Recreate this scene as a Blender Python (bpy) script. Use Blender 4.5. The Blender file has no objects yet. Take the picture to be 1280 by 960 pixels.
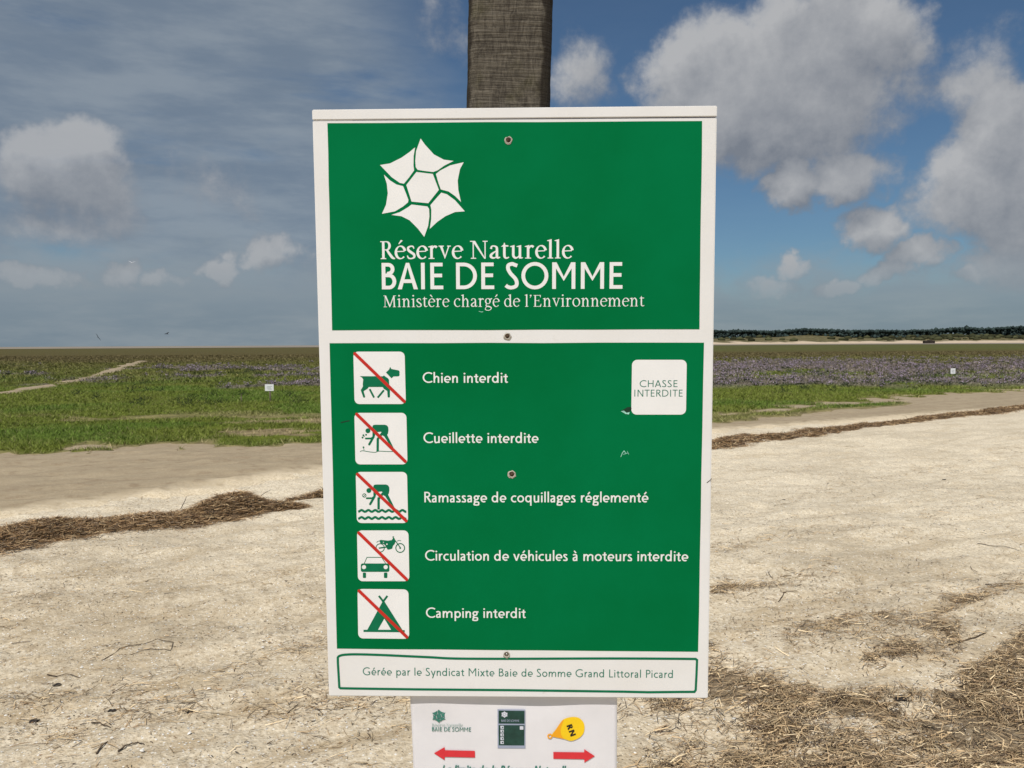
import bpy, bmesh, math, random
import numpy as np
from mathutils import Matrix, Vector
from mathutils.geometry import delaunay_2d_cdt

random.seed(7)
RNG = np.random.default_rng(11)
SC = bpy.context.scene
COL = SC.collection

# ------------------------------------------------------------------ camera
F, CX, CY = 995.0, 640.0, 480.0          # focal length and centre, for a 1280 x 960 frame
PITCH, ROLL, EYE = math.atan((CY - 430.3) / F), 0.0051, 1.6
FW = np.array([0, math.cos(PITCH), -math.sin(PITCH)])
_rt = np.array([1.0, 0, 0]); _up = np.cross(_rt, FW)
RT = math.cos(ROLL) * _rt - math.sin(ROLL) * _up
UP = math.cos(ROLL) * _up + math.sin(ROLL) * _rt
cam_d = bpy.data.cameras.new('camera')
cam = bpy.data.objects.new('camera', cam_d); COL.objects.link(cam)
cam_d.sensor_width = 36.0; cam_d.lens = F / 1280 * 36.0
cam_d.clip_start = 0.05; cam_d.clip_end = 30000
cam.matrix_world = Matrix(((RT[0], UP[0], -FW[0], 0), (RT[1], UP[1], -FW[1], 0),
                           (RT[2], UP[2], -FW[2], EYE), (0, 0, 0, 1)))
SC.camera = cam
CAMP = np.array([0, 0, EYE])

def ray(px, py):
    d = FW + RT * ((px - CX) / F) - UP * ((py - CY) / F)
    return d / np.linalg.norm(d)
def G(px, py):                            # the ground point seen at a pixel
    d = ray(px, py); t = -EYE / d[2]
    return CAMP[:2] + d[:2] * t
def at_dist(px, py, Y):                   # the point at depth Y seen at a pixel
    d = ray(px, py); return CAMP + d * (Y / d[1])

# ------------------------------------------------------------------ sun, exposure
SUN_EL, SUN_AZ = math.radians(54), math.radians(180 + 18)   # azimuth clockwise from +Y: behind the camera, to its left
sdir = Vector((math.sin(SUN_AZ) * math.cos(SUN_EL), math.cos(SUN_AZ) * math.cos(SUN_EL), math.sin(SUN_EL)))
sun_d = bpy.data.lights.new('sun', 'SUN'); sun_d.energy = 3.9; sun_d.angle = math.radians(0.5)
sun_d.color = (1.0, 0.955, 0.89)
sun = bpy.data.objects.new('sun', sun_d); COL.objects.link(sun)
sun.rotation_euler = sdir.to_track_quat('Z', 'Y').to_euler()
SC.view_settings.view_transform = 'Standard'; SC.view_settings.look = 'None'
SC.view_settings.exposure = 0.0; SC.view_settings.gamma = 1.0

# ------------------------------------------------------------------ node helpers
class NT:
    def __init__(s, tree): s.t = tree; s.n = tree.nodes; s.l = tree.links
    def node(s, typ, **kw):
        n = s.n.new(typ)
        for k, v in kw.items(): setattr(n, k, v)
        return n
    def put(s, sock, v):
        if v is None: return
        if hasattr(v, 'is_output') or isinstance(v, bpy.types.NodeSocket): s.l.new(v, sock)
        else: sock.default_value = v
    def m(s, op, a, b=None, c=None, clamp=False):
        n = s.node('ShaderNodeMath', operation=op, use_clamp=clamp)
        for i, v in enumerate((a, b, c)): s.put(n.inputs[i], v)
        return n.outputs[0]
    def v(s, op, a, b=None):
        n = s.node('ShaderNodeVectorMath', operation=op)
        s.put(n.inputs[0], a); s.put(n.inputs[1], b)
        return n.outputs['Value' if op in ('DOT_PRODUCT', 'LENGTH') else 'Vector']
    def scale(s, a, k):
        n = s.node('ShaderNodeVectorMath', operation='SCALE'); s.put(n.inputs[0], a); s.put(n.inputs['Scale'], k)
        return n.outputs[0]
    def noise(s, vec, scale, detail=4, rough=.55, dist=0.0, out='Fac'):
        n = s.node('ShaderNodeTexNoise'); s.put(n.inputs['Vector'], vec)
        n.inputs['Scale'].default_value = scale; n.inputs['Detail'].default_value = detail
        n.inputs['Roughness'].default_value = rough; n.inputs['Distortion'].default_value = dist
        return n.outputs[out]
    def sm(s, x, a, b, lo=0.0, hi=1.0):
        n = s.node('ShaderNodeMapRange', interpolation_type='SMOOTHSTEP')
        s.put(n.inputs[0], x); s.put(n.inputs[1], a); s.put(n.inputs[2], b); s.put(n.inputs[3], lo); s.put(n.inputs[4], hi)
        return n.outputs[0]
    def mix(s, f, a, b, typ='MIX'):
        n = s.node('ShaderNodeMix', data_type='RGBA', blend_type=typ)
        s.put(n.inputs[0], f); s.put(n.inputs[6], rgba(a)); s.put(n.inputs[7], rgba(b))
        return n.outputs[2]
def rgba(c):
    if isinstance(c, (tuple, list)) and len(c) == 3: return (*c, 1.0)
    return c

# ------------------------------------------------------------------ world: daylight sky with clouds
world = bpy.data.worlds.new('World'); SC.world = world; world.use_nodes = True
world.node_tree.nodes.clear()
W = NT(world.node_tree)
BG = 0.10
def pix_dir(px, py):
    d = ray(px, py); return math.atan2(d[0], d[1]), math.asin(d[2])

# cumulus: pixel centre, radii in pixels, strength
CLOUDS = [(75, 205, 66, 48, .95), (110, 240, 60, 34, .60), (150, 268, 50, 22, .42), (50, 272, 70, 24, .36), (255, 240, 80, 34, .18),
          (345, 316, 28, 30, .95), (285, 332, 26, 16, .88), (152, 330, 30, 20, .92), (205, 336, 26, 14, .7), (15, 340, 34, 14, .7), (240, 342, 20, 10, .6),
          (65, 345, 30, 12, .6), (398, 335, 30, 22, .55),
          (860, 95, 64, 40, .75), (930, 120, 118, 88, 1.15), (1020, 105, 118, 98, 1.05), (1080, 60, 70, 66, .95), (1010, 35, 80, 46, .65),
          (900, 175, 95, 40, .8), (1060, 213, 62, 34, .9), (985, 230, 38, 30, .9), (1105, 277, 40, 30, .98),
          (1225, 85, 46, 52, .42), (1265, 165, 52, 56, 1.15), (1240, 228, 88, 56, 1.1), (1180, 235, 46, 40, .7), (1300, 265, 80, 60, 1.0),
          (995, 328, 26, 17, .85), (1150, 312, 34, 22, .95), (1210, 348, 22, 14, .8), (1110, 338, 34, 18, .95), (1060, 350, 30, 14, .8),
          (965, 352, 40, 18, .85), (1250, 330, 55, 26, .65), (725, 85, 40, 50, .36), (555, 60, 40, 80, .30)]

def density_group():
    g = bpy.data.node_groups.new('cloud_density', 'ShaderNodeTree')
    g.interface.new_socket('Vector', in_out='INPUT', socket_type='NodeSocketVector')
    g.interface.new_socket('Density', in_out='OUTPUT', socket_type='NodeSocketFloat')
    T = NT(g); gi = T.node('NodeGroupInput'); go = T.node('NodeGroupOutput')
    d = gi.outputs[0]
    w = T.noise(d, 5.0, 5, .6, out='Color')
    w = T.scale(T.v('SUBTRACT', w, (.5, .5, .5)), .075)
    w2 = T.noise(d, 22.0, 4, .6, out='Color')
    w2 = T.scale(T.v('SUBTRACT', w2, (.5, .5, .5)), .048)
    dd = T.v('ADD', T.v('ADD', d, w), w2)
    sep = T.node('ShaderNodeSeparateXYZ'); T.put(sep.inputs[0], dd)
    az = T.m('ARCTAN2', sep.outputs[0], sep.outputs[1]); el = T.m('ARCSINE', T.m('MINIMUM', T.m('MAXIMUM', sep.outputs[2], -1.0), 1.0))
    cmb = T.node('ShaderNodeCombineXYZ'); T.put(cmb.inputs[0], az); T.put(cmb.inputs[1], el)
    ae = cmb.outputs[0]
    acc = None
    for (px, py, rx, ry, st) in CLOUDS:
        a0, e0 = pix_dir(px, py)
        q = T.v('MULTIPLY', T.v('SUBTRACT', ae, (a0, e0, 0)), (F / (rx * 1.15), F / (ry * 1.15), 0))
        r = T.m('MULTIPLY_ADD', T.v('DOT_PRODUCT', q, q), -st, st)
        acc = r if acc is None else T.m('SMOOTH_MAX', acc, r, .15)
    # round the rest of the sky: the same broken cloud
    ps = T.node('ShaderNodeSeparateXYZ'); T.put(ps.inputs[0], d)
    h = T.m('ADD', T.m('MAXIMUM', ps.outputs[2], 0.0), .16)
    pc = T.node('ShaderNodeCombineXYZ'); T.put(pc.inputs[0], T.m('DIVIDE', ps.outputs[0], h)); T.put(pc.inputs[1], T.m('DIVIDE', ps.outputs[1], h))
    gen = T.noise(pc.outputs[0], 1.1, 6, .55)
    gen = T.m('MULTIPLY_ADD', gen, 5.0, -2.45)
    azr = T.m('ABSOLUTE', T.m('ARCTAN2', ps.outputs[0], ps.outputs[1]))
    outside = T.m('MAXIMUM', T.sm(azr, .62, .80), T.sm(ps.outputs[2], .46, .60))
    gen = T.m('MULTIPLY_ADD', T.m('SUBTRACT', 1.0, outside), -3.0, gen)
    acc = T.m('MAXIMUM', T.m('MAXIMUM', acc, gen), -1.5)
    n = T.noise(d, 9.0, 10, .62)
    acc = T.m('ADD', acc, T.m('MULTIPLY_ADD', n, 2.1, -1.10))
    T.put(go.inputs[0], acc)
    return g
DG = density_group()
tc = W.node('ShaderNodeTexCoord'); DIR = W.v('NORMALIZE', tc.outputs['Generated'])
def dens(vec):
    n = W.node('ShaderNodeGroup'); n.node_tree = DG; W.put(n.inputs[0], vec); return n.outputs[0]
D0 = dens(DIR); D1 = dens(W.v('ADD', DIR, (-.014, 0, .032)))
sky = W.node('ShaderNodeTexSky', sky_type='NISHITA', sun_disc=False, sun_elevation=SUN_EL, sun_rotation=SUN_AZ)
sky.air_density = 1.0; sky.dust_density = 0.4; sky.ozone_density = 2.0; sky.altitude = 0
se = W.node('ShaderNodeSeparateXYZ'); W.put(se.inputs[0], DIR)
X_, Y_, Z_ = se.outputs
def c10(r, g, b): return (r / BG, g / BG, b / BG, 1)
col = sky.outputs[0]
SKYMUL = (.38, .51, .60)
col = W.mix(1.0, col, SKYMUL, 'MULTIPLY')
# thin high veil, thick to the left, streaked level
st = W.v('MULTIPLY', DIR, (2.2, 2.2, 9.0))
vn = W.noise(st, 1.6, 6, .55, .4)
left = W.sm(W.m('ADD', X_, W.m('MULTIPLY', Z_, .35)), .10, -.10)
left = W.m('MULTIPLY', left, W.sm(Y_, -.7, .2))
hole = W.sm(vn, .22, .46)
veil = W.m('MULTIPLY', W.m('MULTIPLY_ADD', left, .80, .06), hole)
veilc = W.mix(W.sm(W.noise(st, 3.0, 5, .6), .35, .7), c10(.180, .228, .290), c10(.268, .312, .358))
col = W.mix(veil, col, veilc)
# low bank of distant cloud over the horizon
bn = W.noise(W.v('MULTIPLY', DIR, (1, 1, 1.5)), 9.0, 7, .6)
bank = W.sm(W.m('SUBTRACT', Z_, W.m('MULTIPLY_ADD', bn, .13, W.m('MULTIPLY', left, .02))), .052, -.012)
bankc = W.mix(W.sm(Z_, 0.0, .12), c10(.180, .238, .288), c10(.275, .325, .368))
bankc = W.mix(W.sm(W.noise(W.v('MULTIPLY', DIR, (1, 1, 5)), 7, 5, .6), .35, .7), bankc, c10(.250, .298, .335))
col = W.mix(W.m('MULTIPLY', bank, .85), col, bankc)
# cumulus
alpha = W.sm(D0, -.02, .62)
alpha = W.m('MULTIPLY', alpha, W.sm(Z_, .015, .105))
lit = W.m('MULTIPLY_ADD', W.m('SUBTRACT', D0, D1), .80, .42, clamp=True)
lit = W.m('MULTIPLY', lit, W.sm(D0, -.3, .5))
cc = W.mix(lit, c10(.195, .215, .252), c10(.46, .465, .475))
low = W.sm(Z_, .16, .02)
cc = W.mix(W.m('MULTIPLY', low, .55), cc, c10(.235, .27, .305))
col = W.mix(W.m('MULTIPLY', alpha, W.m('MULTIPLY_ADD', left, -.20, .95)), col, cc)
# below the horizon
col = W.mix(W.sm(Z_, -.002, -.03), col, c10(.25, .22, .17))
bg = W.node('ShaderNodeBackground'); W.put(bg.inputs[0], col); bg.inputs[1].default_value = BG
wo = W.node('ShaderNodeOutputWorld'); W.l.new(bg.outputs[0], wo.inputs[0])

# ------------------------------------------------------------------ object helpers
def tag(o, label=None, cat=None, group=None, kind=None):
    for k, v in (('label', label), ('category', cat), ('group', group), ('kind', kind)):
        if v: o[k] = v
    return o
def link(o, parent=None):
    COL.objects.link(o)
    if parent is not None: o.parent = parent
    return o
def empty(name, loc, label, cat, group=None):
    o = bpy.data.objects.new(name, None); o.location = loc; o.empty_display_size = .1
    return tag(link(o), label, cat, group)
def pymesh(name, verts, faces, mat, parent=None, smooth=False):
    me = bpy.data.meshes.new(name); me.from_pydata([tuple(v) for v in verts], [], [tuple(f) for f in faces]); me.update()
    if smooth: me.polygons.foreach_set('use_smooth', [True] * len(me.polygons))
    if mat: me.materials.append(mat)
    return link(bpy.data.objects.new(name, me), parent)
def npmesh(name, V, Fc, mat, cols=None, smooth=False, parent=None):
    V = np.asarray(V, np.float32); Fc = np.asarray(Fc, np.int32); k = Fc.shape[1]
    me = bpy.data.meshes.new(name)
    me.vertices.add(len(V)); me.vertices.foreach_set('co', V.ravel())
    me.loops.add(Fc.size); me.loops.foreach_set('vertex_index', Fc.ravel())
    me.polygons.add(len(Fc)); me.polygons.foreach_set('loop_start', np.arange(0, Fc.size, k, dtype=np.int32))
    me.polygons.foreach_set('loop_total', np.full(len(Fc), k, np.int32))
    if smooth: me.polygons.foreach_set('use_smooth', np.ones(len(Fc), bool))
    me.update(calc_edges=True)
    if cols is not None:
        for nm, c in cols.items():
            a = me.color_attributes.new(nm, 'FLOAT_COLOR', 'POINT')
            c4 = np.ones((len(V), 4), np.float32); c4[:, :3] = c; a.data.foreach_set('color', c4.ravel())
    if mat: me.materials.append(mat)
    return link(bpy.data.objects.new(name, me), parent)
def bm_obj(name, bm, mat, parent=None, smooth=False):
    me = bpy.data.meshes.new(name); bm.to_mesh(me); bm.free()
    if smooth: me.polygons.foreach_set('use_smooth', [True] * len(me.polygons))
    me.materials.append(mat)
    return link(bpy.data.objects.new(name, me), parent)

# numpy noise
def _hash(ix, iy, seed):
    h = (ix.astype(np.int64) * 374761393 + iy.astype(np.int64) * 668265263 + seed * 974711) & 0xffffffff
    h = ((h ^ (h >> 13)) * 1274126177) & 0xffffffff
    return ((h ^ (h >> 16)) & 0xffffff) / float(0xffffff)
def vnoise(x, y, seed=0):
    ix = np.floor(x).astype(np.int64); iy = np.floor(y).astype(np.int64); fx = x - ix; fy = y - iy
    fx = fx * fx * (3 - 2 * fx); fy = fy * fy * (3 - 2 * fy)
    a = _hash(ix, iy, seed); b = _hash(ix + 1, iy, seed); c = _hash(ix, iy + 1, seed); d = _hash(ix + 1, iy + 1, seed)
    return (a * (1 - fx) + b * fx) * (1 - fy) + (c * (1 - fx) + d * fx) * fy
def fbm(x, y, seed=0, oct=4):
    s = 0; a = .5; t = 0
    for i in range(oct):
        s = s + a * vnoise(x * 2 ** i + 17.3 * i, y * 2 ** i - 9.1 * i, seed + i); t += a; a *= .5
    return s / t
def sstep(x, a, b):
    t = np.clip((x - a) / (b - a), 0, 1); return t * t * (3 - 2 * t)

# ------------------------------------------------------------------ materials
def mat(name, build, rough=.8, spec=.3):
    m = bpy.data.materials.new(name); m.use_nodes = True
    T = NT(m.node_tree); b = m.node_tree.nodes['Principled BSDF']
    b.inputs['Roughness'].default_value = rough; b.inputs['Specular IOR Level'].default_value = spec
    build(T, b); return m
def bump(T, b, h, strength=.5, dist=.01):
    n = T.node('ShaderNodeBump'); n.inputs['Strength'].default_value = strength; n.inputs['Distance'].default_value = dist
    T.put(n.inputs['Height'], h); T.l.new(n.outputs[0], b.inputs['Normal'])
def objco(T): return T.node('ShaderNodeTexCoord').outputs['Object']
def simple(name, c, rough=.6, spec=.3, var=.08, scale=40, bmp=0.0):
    def f(T, b):
        v = objco(T); n = T.noise(v, scale, 4)
        k = T.sm(n, .3, .7)
        T.put(b.inputs['Base Color'], T.mix(k, tuple(x * (1 - var) for x in c), tuple(min(1, x * (1 + var)) for x in c)))
        if bmp: bump(T, b, n, bmp, .002)
    return mat(name, f, rough, spec)

def f_ground(T, b):
    v = objco(T)
    rot = T.node('ShaderNodeMapping'); T.put(rot.inputs[0], v); rot.inputs['Rotation'].default_value = (0, 0, -math.radians(30))
    sc = T.v('MULTIPLY', rot.outputs[0], (.55, 2.6, 1))
    streak = T.noise(sc, 1.5, 8, .62, .5)
    big = T.noise(v, .55, 5, .6)
    fine = T.noise(v, 45, 5, .7)
    mid = T.noise(v, 9, 6, .65)
    c = T.mix(T.sm(fine, .3, .72), (.52, .42, .278), (.82, .715, .54))
    c = T.mix(T.m('MULTIPLY', T.sm(streak, .50, .66), .62), c, (.45, .34, .20))
    c = T.mix(T.m('MULTIPLY', T.sm(mid, .53, .70), .55), c, (.36, .27, .17))
    c = T.mix(T.m('MULTIPLY', T.sm(T.m('MULTIPLY_ADD', mid, .25, big), .60, .74), .55), c, (.41, .325, .21))
    sep = T.node('ShaderNodeSeparateXYZ'); T.put(sep.inputs[0], v)
    # paler, shellier sand away from the post
    far = T.sm(sep.outputs[1], 4.2, 8.0)
    c = T.mix(T.m('MULTIPLY', far, T.m('MULTIPLY', T.sm(fine, .25, .6), .35)), c, (.87, .785, .615))
    vo = T.node('ShaderNodeTexVoronoi'); T.put(vo.inputs['Vector'], v); vo.inputs['Scale'].default_value = 75
    vs = T.node('ShaderNodeSeparateColor'); T.put(vs.inputs[0], vo.outputs['Color'])
    small = T.sm(vo.outputs['Distance'], .42, .30)
    c = T.mix(T.m('MULTIPLY', T.sm(vs.outputs[0], .86, .90), small), c, (.86, .82, .74))
    c = T.mix(T.m('MULTIPLY', T.m('MULTIPLY', T.sm(vs.outputs[1], .90, .94), small), .75), c, (.14, .095, .055))
    T.put(b.inputs['Base Color'], c)
    h = T.m('MULTIPLY_ADD', fine, .4, T.m('MULTIPLY_ADD', T.m('MULTIPLY', vs.outputs[2], small), .18, T.m('MULTIPLY', mid, 1.3)))
    bump(T, b, h, .75, .022)
M_ground = mat('shell_sand', f_ground, .9, .15)

def f_track(T, b):
    v = objco(T)
    rot = T.node('ShaderNodeMapping'); T.put(rot.inputs[0], v); rot.inputs['Rotation'].default_value = (0, 0, -math.radians(30))
    sc = T.v('MULTIPLY', rot.outputs[0], (.45, 2.2, 1))
    streak = T.noise(sc, 1.2, 9, .68, .8)
    fine = T.noise(v, 40, 5, .65); mid = T.noise(v, 5, 6, .65)
    c = T.mix(T.sm(streak, .30, .72), (.325, .255, .165), (.405, .325, .212))
    c = T.mix(T.m('MULTIPLY', T.sm(mid, .50, .68), .6), c, (.25, .18, .11))
    c = T.mix(T.m('MULTIPLY', T.sm(fine, .48, .72), .5), c, (.50, .42, .30))
    c = T.mix(T.m('MULTIPLY', T.sm(T.noise(v, 22, 6, .75), .60, .72), .5), c, (.15, .10, .06))
    a = T.node('ShaderNodeVertexColor', layer_name='tint'); e = T.node('ShaderNodeSeparateColor'); T.put(e.inputs[0], a.outputs[0])
    shell = T.mix(T.sm(fine, .3, .7), (.52, .415, .262), (.84, .72, .53))
    k = T.sm(T.m('ADD', e.outputs[0], T.m('MULTIPLY_ADD', T.m('ADD', fine, mid), .55, -.55)), .12, .62)
    c = T.mix(k, shell, c)
    T.put(b.inputs['Base Color'], c)
    bump(T, b, T.m('MULTIPLY_ADD', mid, 1.0, T.m('MULTIPLY_ADD', fine, .25, streak)), .6, .03)
M_track = mat('damp_sand', f_track, .85, .2)

def f_marsh(T, b):
    v = objco(T); a = T.node('ShaderNodeVertexColor', layer_name='tint')
    n = T.noise(v, 3.5, 8, .68); n2 = T.noise(v, .6, 6, .6); n3 = T.noise(v, 25, 4, .7)
    c = T.mix(T.sm(n, .3, .7), T.mix(1.0, a.outputs[0], (.62, .62, .60), 'MULTIPLY'), T.mix(1.0, a.outputs[0], (1.3, 1.3, 1.2), 'MULTIPLY'))
    c = T.mix(T.m('MULTIPLY', T.sm(n2, .5, .72), .35), c, (.13, .105, .045))
    c = T.mix(T.m('MULTIPLY', T.sm(n3, .55, .8), .4), c, (.04, .05, .018))
    T.put(b.inputs['Base Color'], c)
    bump(T, b, T.m('MULTIPLY_ADD', n, 1.0, n3), .8, .06)
M_marsh = mat('marsh_turf', f_marsh, .95, .1)

def f_tint(lo, hi, trans=0.0):
    def f(T, b):
        a = T.node('ShaderNodeVertexColor', layer_name='tint')
        r = T.node('ShaderNodeNewGeometry').outputs['Random Per Island']
        k = T.node('ShaderNodeMapRange'); T.put(k.inputs[0], r); k.inputs[3].default_value = lo; k.inputs[4].default_value = hi
        T.put(b.inputs['Base Color'], T.scale(a.outputs[0], k.outputs[0]))
    return f
M_blade = mat('grass_blades', f_tint(.6, 1.45), .7, .25)
M_straw = mat('straw', f_tint(.40, 1.75), .65, .3)
M_flower = mat('lavender_flowers', f_tint(.6, 1.4), .8, .1)
M_needles = mat('pine_needles', f_tint(.6, 1.5), .9, .1)
M_shell = mat('shell', f_tint(.75, 1.1), .35, .5)

def f_wrack(T, b):
    v = objco(T); n = T.noise(T.v('MULTIPLY', v, (1, 1, 2)), 14, 8, .7, .8); n2 = T.noise(v, 60, 5, .7)
    c = T.mix(T.sm(n, .35, .68), (.075, .046, .022), (.29, .195, .10))
    c = T.mix(T.m('MULTIPLY', T.sm(n2, .5, .75), .5), c, (.40, .29, .165))
    T.put(b.inputs['Base Color'], c); bump(T, b, T.m('ADD', n, n2), 1.0, .03)
M_wrack = mat('matted_wrack', f_wrack, .9, .15)
def f_mat(T, b):
    v = objco(T); n = T.noise(T.v('MULTIPLY', v, (1, 1.6, 2)), 40, 8, .75, 1.2); n2 = T.noise(v, 7, 5, .7)
    c = T.mix(T.sm(n, .38, .62), (.23, .165, .10), (.56, .44, .285))
    c = T.mix(T.m('MULTIPLY', T.sm(n2, .45, .65), .5), c, (.26, .18, .105))
    T.put(b.inputs['Base Color'], c); bump(T, b, n, 1.0, .02)
M_mat = mat('trodden_straw_mat', f_mat, .9, .15)

def f_mud(T, b):
    v = objco(T); n = T.noise(T.v('MULTIPLY', v, (.2, 1, 1)), .02, 6, .6)
    T.put(b.inputs['Base Color'], T.mix(T.sm(n, .4, .6), (.20, .165, .125), (.34, .29, .225)))
M_mud = mat('mud', f_mud, .8, .3)

def f_dune(T, b):
    v = objco(T); g = T.node('ShaderNodeSeparateXYZ'); T.put(g.inputs[0], v)
    n = T.noise(v, .03, 6, .65); n2 = T.noise(v, .15, 5, .6)
    k = T.sm(T.m('MULTIPLY_ADD', n, 11.0, g.outputs[2]), 7.6, 9.6)
    sand = T.mix(n2, (.50, .39, .27), (.62, .51, .38))
    gr = T.mix(T.sm(n2, .35, .7), (.085, .080, .036), (.20, .165, .085))
    T.put(b.inputs['Base Color'], T.mix(k, sand, gr))
M_dune = mat('dune_sand_and_grass', f_dune, .95, .1)

def f_white(T, b):
    v = objco(T); n = T.noise(v, 9, 6, .6); n2 = T.noise(T.v('MULTIPLY', v, (4, 1, .6)), 60, 5, .6)
    c = T.mix(T.sm(n, .35, .75), (.760, .748, .732), (.735, .716, .69))
    c = T.mix(T.m('MULTIPLY', T.sm(n2, .62, .8), .25), c, (.60, .55, .47))
    s = T.noise(v, 38, 8, .7)
    c = T.mix(T.m('MULTIPLY', T.sm(s, .62, .76), .45), c, (.50, .45, .37))
    T.put(b.inputs['Base Color'], c); bump(T, b, T.noise(v, 160, 3), .05, .001)
M_white = mat('white_board_paint', f_white, .5, .2)
def f_green(T, b):
    v = objco(T); n = T.noise(v, 2.6, 5, .6); s = T.noise(v, 260, 3, .6)
    c = T.mix(T.sm(n, .3, .7), (.0006, .136, .038), (.0010, .165, .054))
    c = T.mix(T.m('MULTIPLY', T.sm(T.noise(v, 60, 8, .75), .68, .80), .25), c, (.05, .20, .10))
    T.put(b.inputs['Base Color'], c); bump(T, b, T.m('MULTIPLY_ADD', s, .15, T.noise(v, 14, 4)), .10, .002)
M_green = mat('green_vinyl_film', f_green, .55, .02)
M_print = simple('white_print', (.80, .79, .775), .5, .15, .02, 20)
M_ink = simple('green_print', (.006, .150, .068), .5, .08, .06, 60)
M_inkpale = simple('grey_green_print', (.045, .19, .13), .5, .1, .06, 60)
M_red = simple('red_print', (.52, .018, .010), .45, .4, .08, 60)
M_paper = simple('laminated_paper', (.74, .725, .745), .38, .5, .02, 30)
M_pred = simple('red_paper_ink', (.66, .035, .045), .5, .3, .05, 60)
M_ptext = simple('teal_paper_ink', (.05, .20, .155), .5, .3, .1, 60)
M_ptext2 = simple('pale_teal_paper_ink', (.30, .42, .39), .5, .3, .1, 60)
M_pdark = simple('dark_green_photo_ink', (.016, .055, .043), .5, .3, .2, 80)
M_pblue = simple('grey_blue_photo_ink', (.33, .37, .48), .5, .3, .05, 60)
M_plight = simple('pale_photo_ink', (.62, .64, .72), .5, .3, .05, 60)
M_yellow = simple('yellow_paper_ink', (.88, .58, .012), .5, .3, .04, 30)
M_orange = simple('orange_paper_ink', (.86, .38, .015), .5, .3, .04, 30)
M_black = simple('black_paper_ink', (.02, .015, .012), .5, .3, .1, 60)
M_chip = simple('chipped_board_edge', (.42, .38, .32), .8, .1, .35, 500)
M_rust = simple('screw_hole_wood', (.07, .045, .03), .9, .1, .4, 300, .5)
def f_steel(T, b):
    T.put(b.inputs['Base Color'], (.42, .40, .37, 1)); b.inputs['Metallic'].default_value = .9
M_steel = mat('dull_steel', f_steel, .45)
M_crack = simple('dark_gap', (.05, .05, .075), .9, .1, .2, 60)
M_peel = simple('torn_film_edge', (.30, .62, .50), .4, .5, .3, 200)
M_dkfilm = simple('dark_green_torn_film', (.006, .035, .016), .6, .3, .3, 200)  # dark green of the torn flap and the slit

def f_post(T, b):
    v = objco(T)
    hz = T.noise(T.v('MULTIPLY', v, (3, 3, 95)), 1.6, 6, .65, .3)
    ht = T.noise(T.v('MULTIPLY', v, (9, 9, 230)), 1.5, 6, .72, .5)
    vt = T.noise(T.v('MULTIPLY', v, (110, 110, 26)), 1.2, 7, .72, 1.6)
    blot = T.noise(v, 14, 6, .6); dots = T.noise(v, 230, 4, .7)
    c = T.mix(T.sm(T.m('MULTIPLY_ADD', vt, .48, T.m('MULTIPLY', ht, .52)), .38, .62), (.040, .033, .025), (.172, .150, .116))
    c = T.mix(T.m('MULTIPLY', T.sm(hz, .58, .70), .7), c, (.045, .036, .026))
    c = T.mix(T.m('MULTIPLY', T.sm(blot, .5, .72), .5), c, (.10, .092, .040))
    c = T.mix(T.m('MULTIPLY', T.sm(T.noise(v, 30, 7, .7, .8), .52, .66), .40), c, (.055, .046, .036))
    c = T.mix(T.m('MULTIPLY', T.sm(dots, .66, .74), .45), c, (.32, .28, .21))
    # side shade painted into the colour: rounded sides darkened, right strip wider
    s = T.node('ShaderNodeSeparateXYZ'); T.put(s.inputs[0], v)
    e = T.m('ADD', s.outputs[0], T.m('MULTIPLY_ADD', T.noise(T.v('MULTIPLY', v, (1, 1, 1)), 22, 4), .02, -.010))
    k = T.m('MAXIMUM', T.sm(e, .046, .053), T.sm(e, -.055, -.0605))
    c = T.mix(T.m('MULTIPLY', k, .85), c, (.020, .015, .010))
    T.put(b.inputs['Base Color'], c)
    bump(T, b, T.m('MULTIPLY_ADD', hz, 1.2, T.m('MULTIPLY_ADD', vt, .35, T.m('MULTIPLY', ht, .9))), .9, .004)
M_post = mat('weathered_post_wood', f_post, .85, .2)
M_wood = simple('pale_stake_wood', (.20, .165, .115), .8, .2, .3, 80, .4)
M_plate = simple('small_white_plate', (.78, .78, .76), .5, .4, .05, 40)
M_plateink = simple('faded_plate_print', (.50, .52, .50), .5, .4, .3, 60)
M_twig = simple('dry_twig', (.085, .060, .040), .8, .2, .4, 60, .4)
M_twigpale = simple('bleached_twig', (.46, .35, .21), .7, .2, .25, 60, .3)
M_weed = simple('black_dry_seaweed', (.030, .024, .020), .7, .3, .4, 80, .5)
M_birdd = simple('dark_feathers', (.02, .022, .026), .8, .1, .2, 30)
M_birdw = simple('white_feathers', (.78, .78, .80), .7, .2, .05, 30)
M_hut = simple('dark_brown_hut_wall', (.040, .032, .026), .9, .1, .4, .4)
M_hutroof = simple('brown_hut_roof', (.055, .043, .036), .9, .1, .3, .4)

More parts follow.
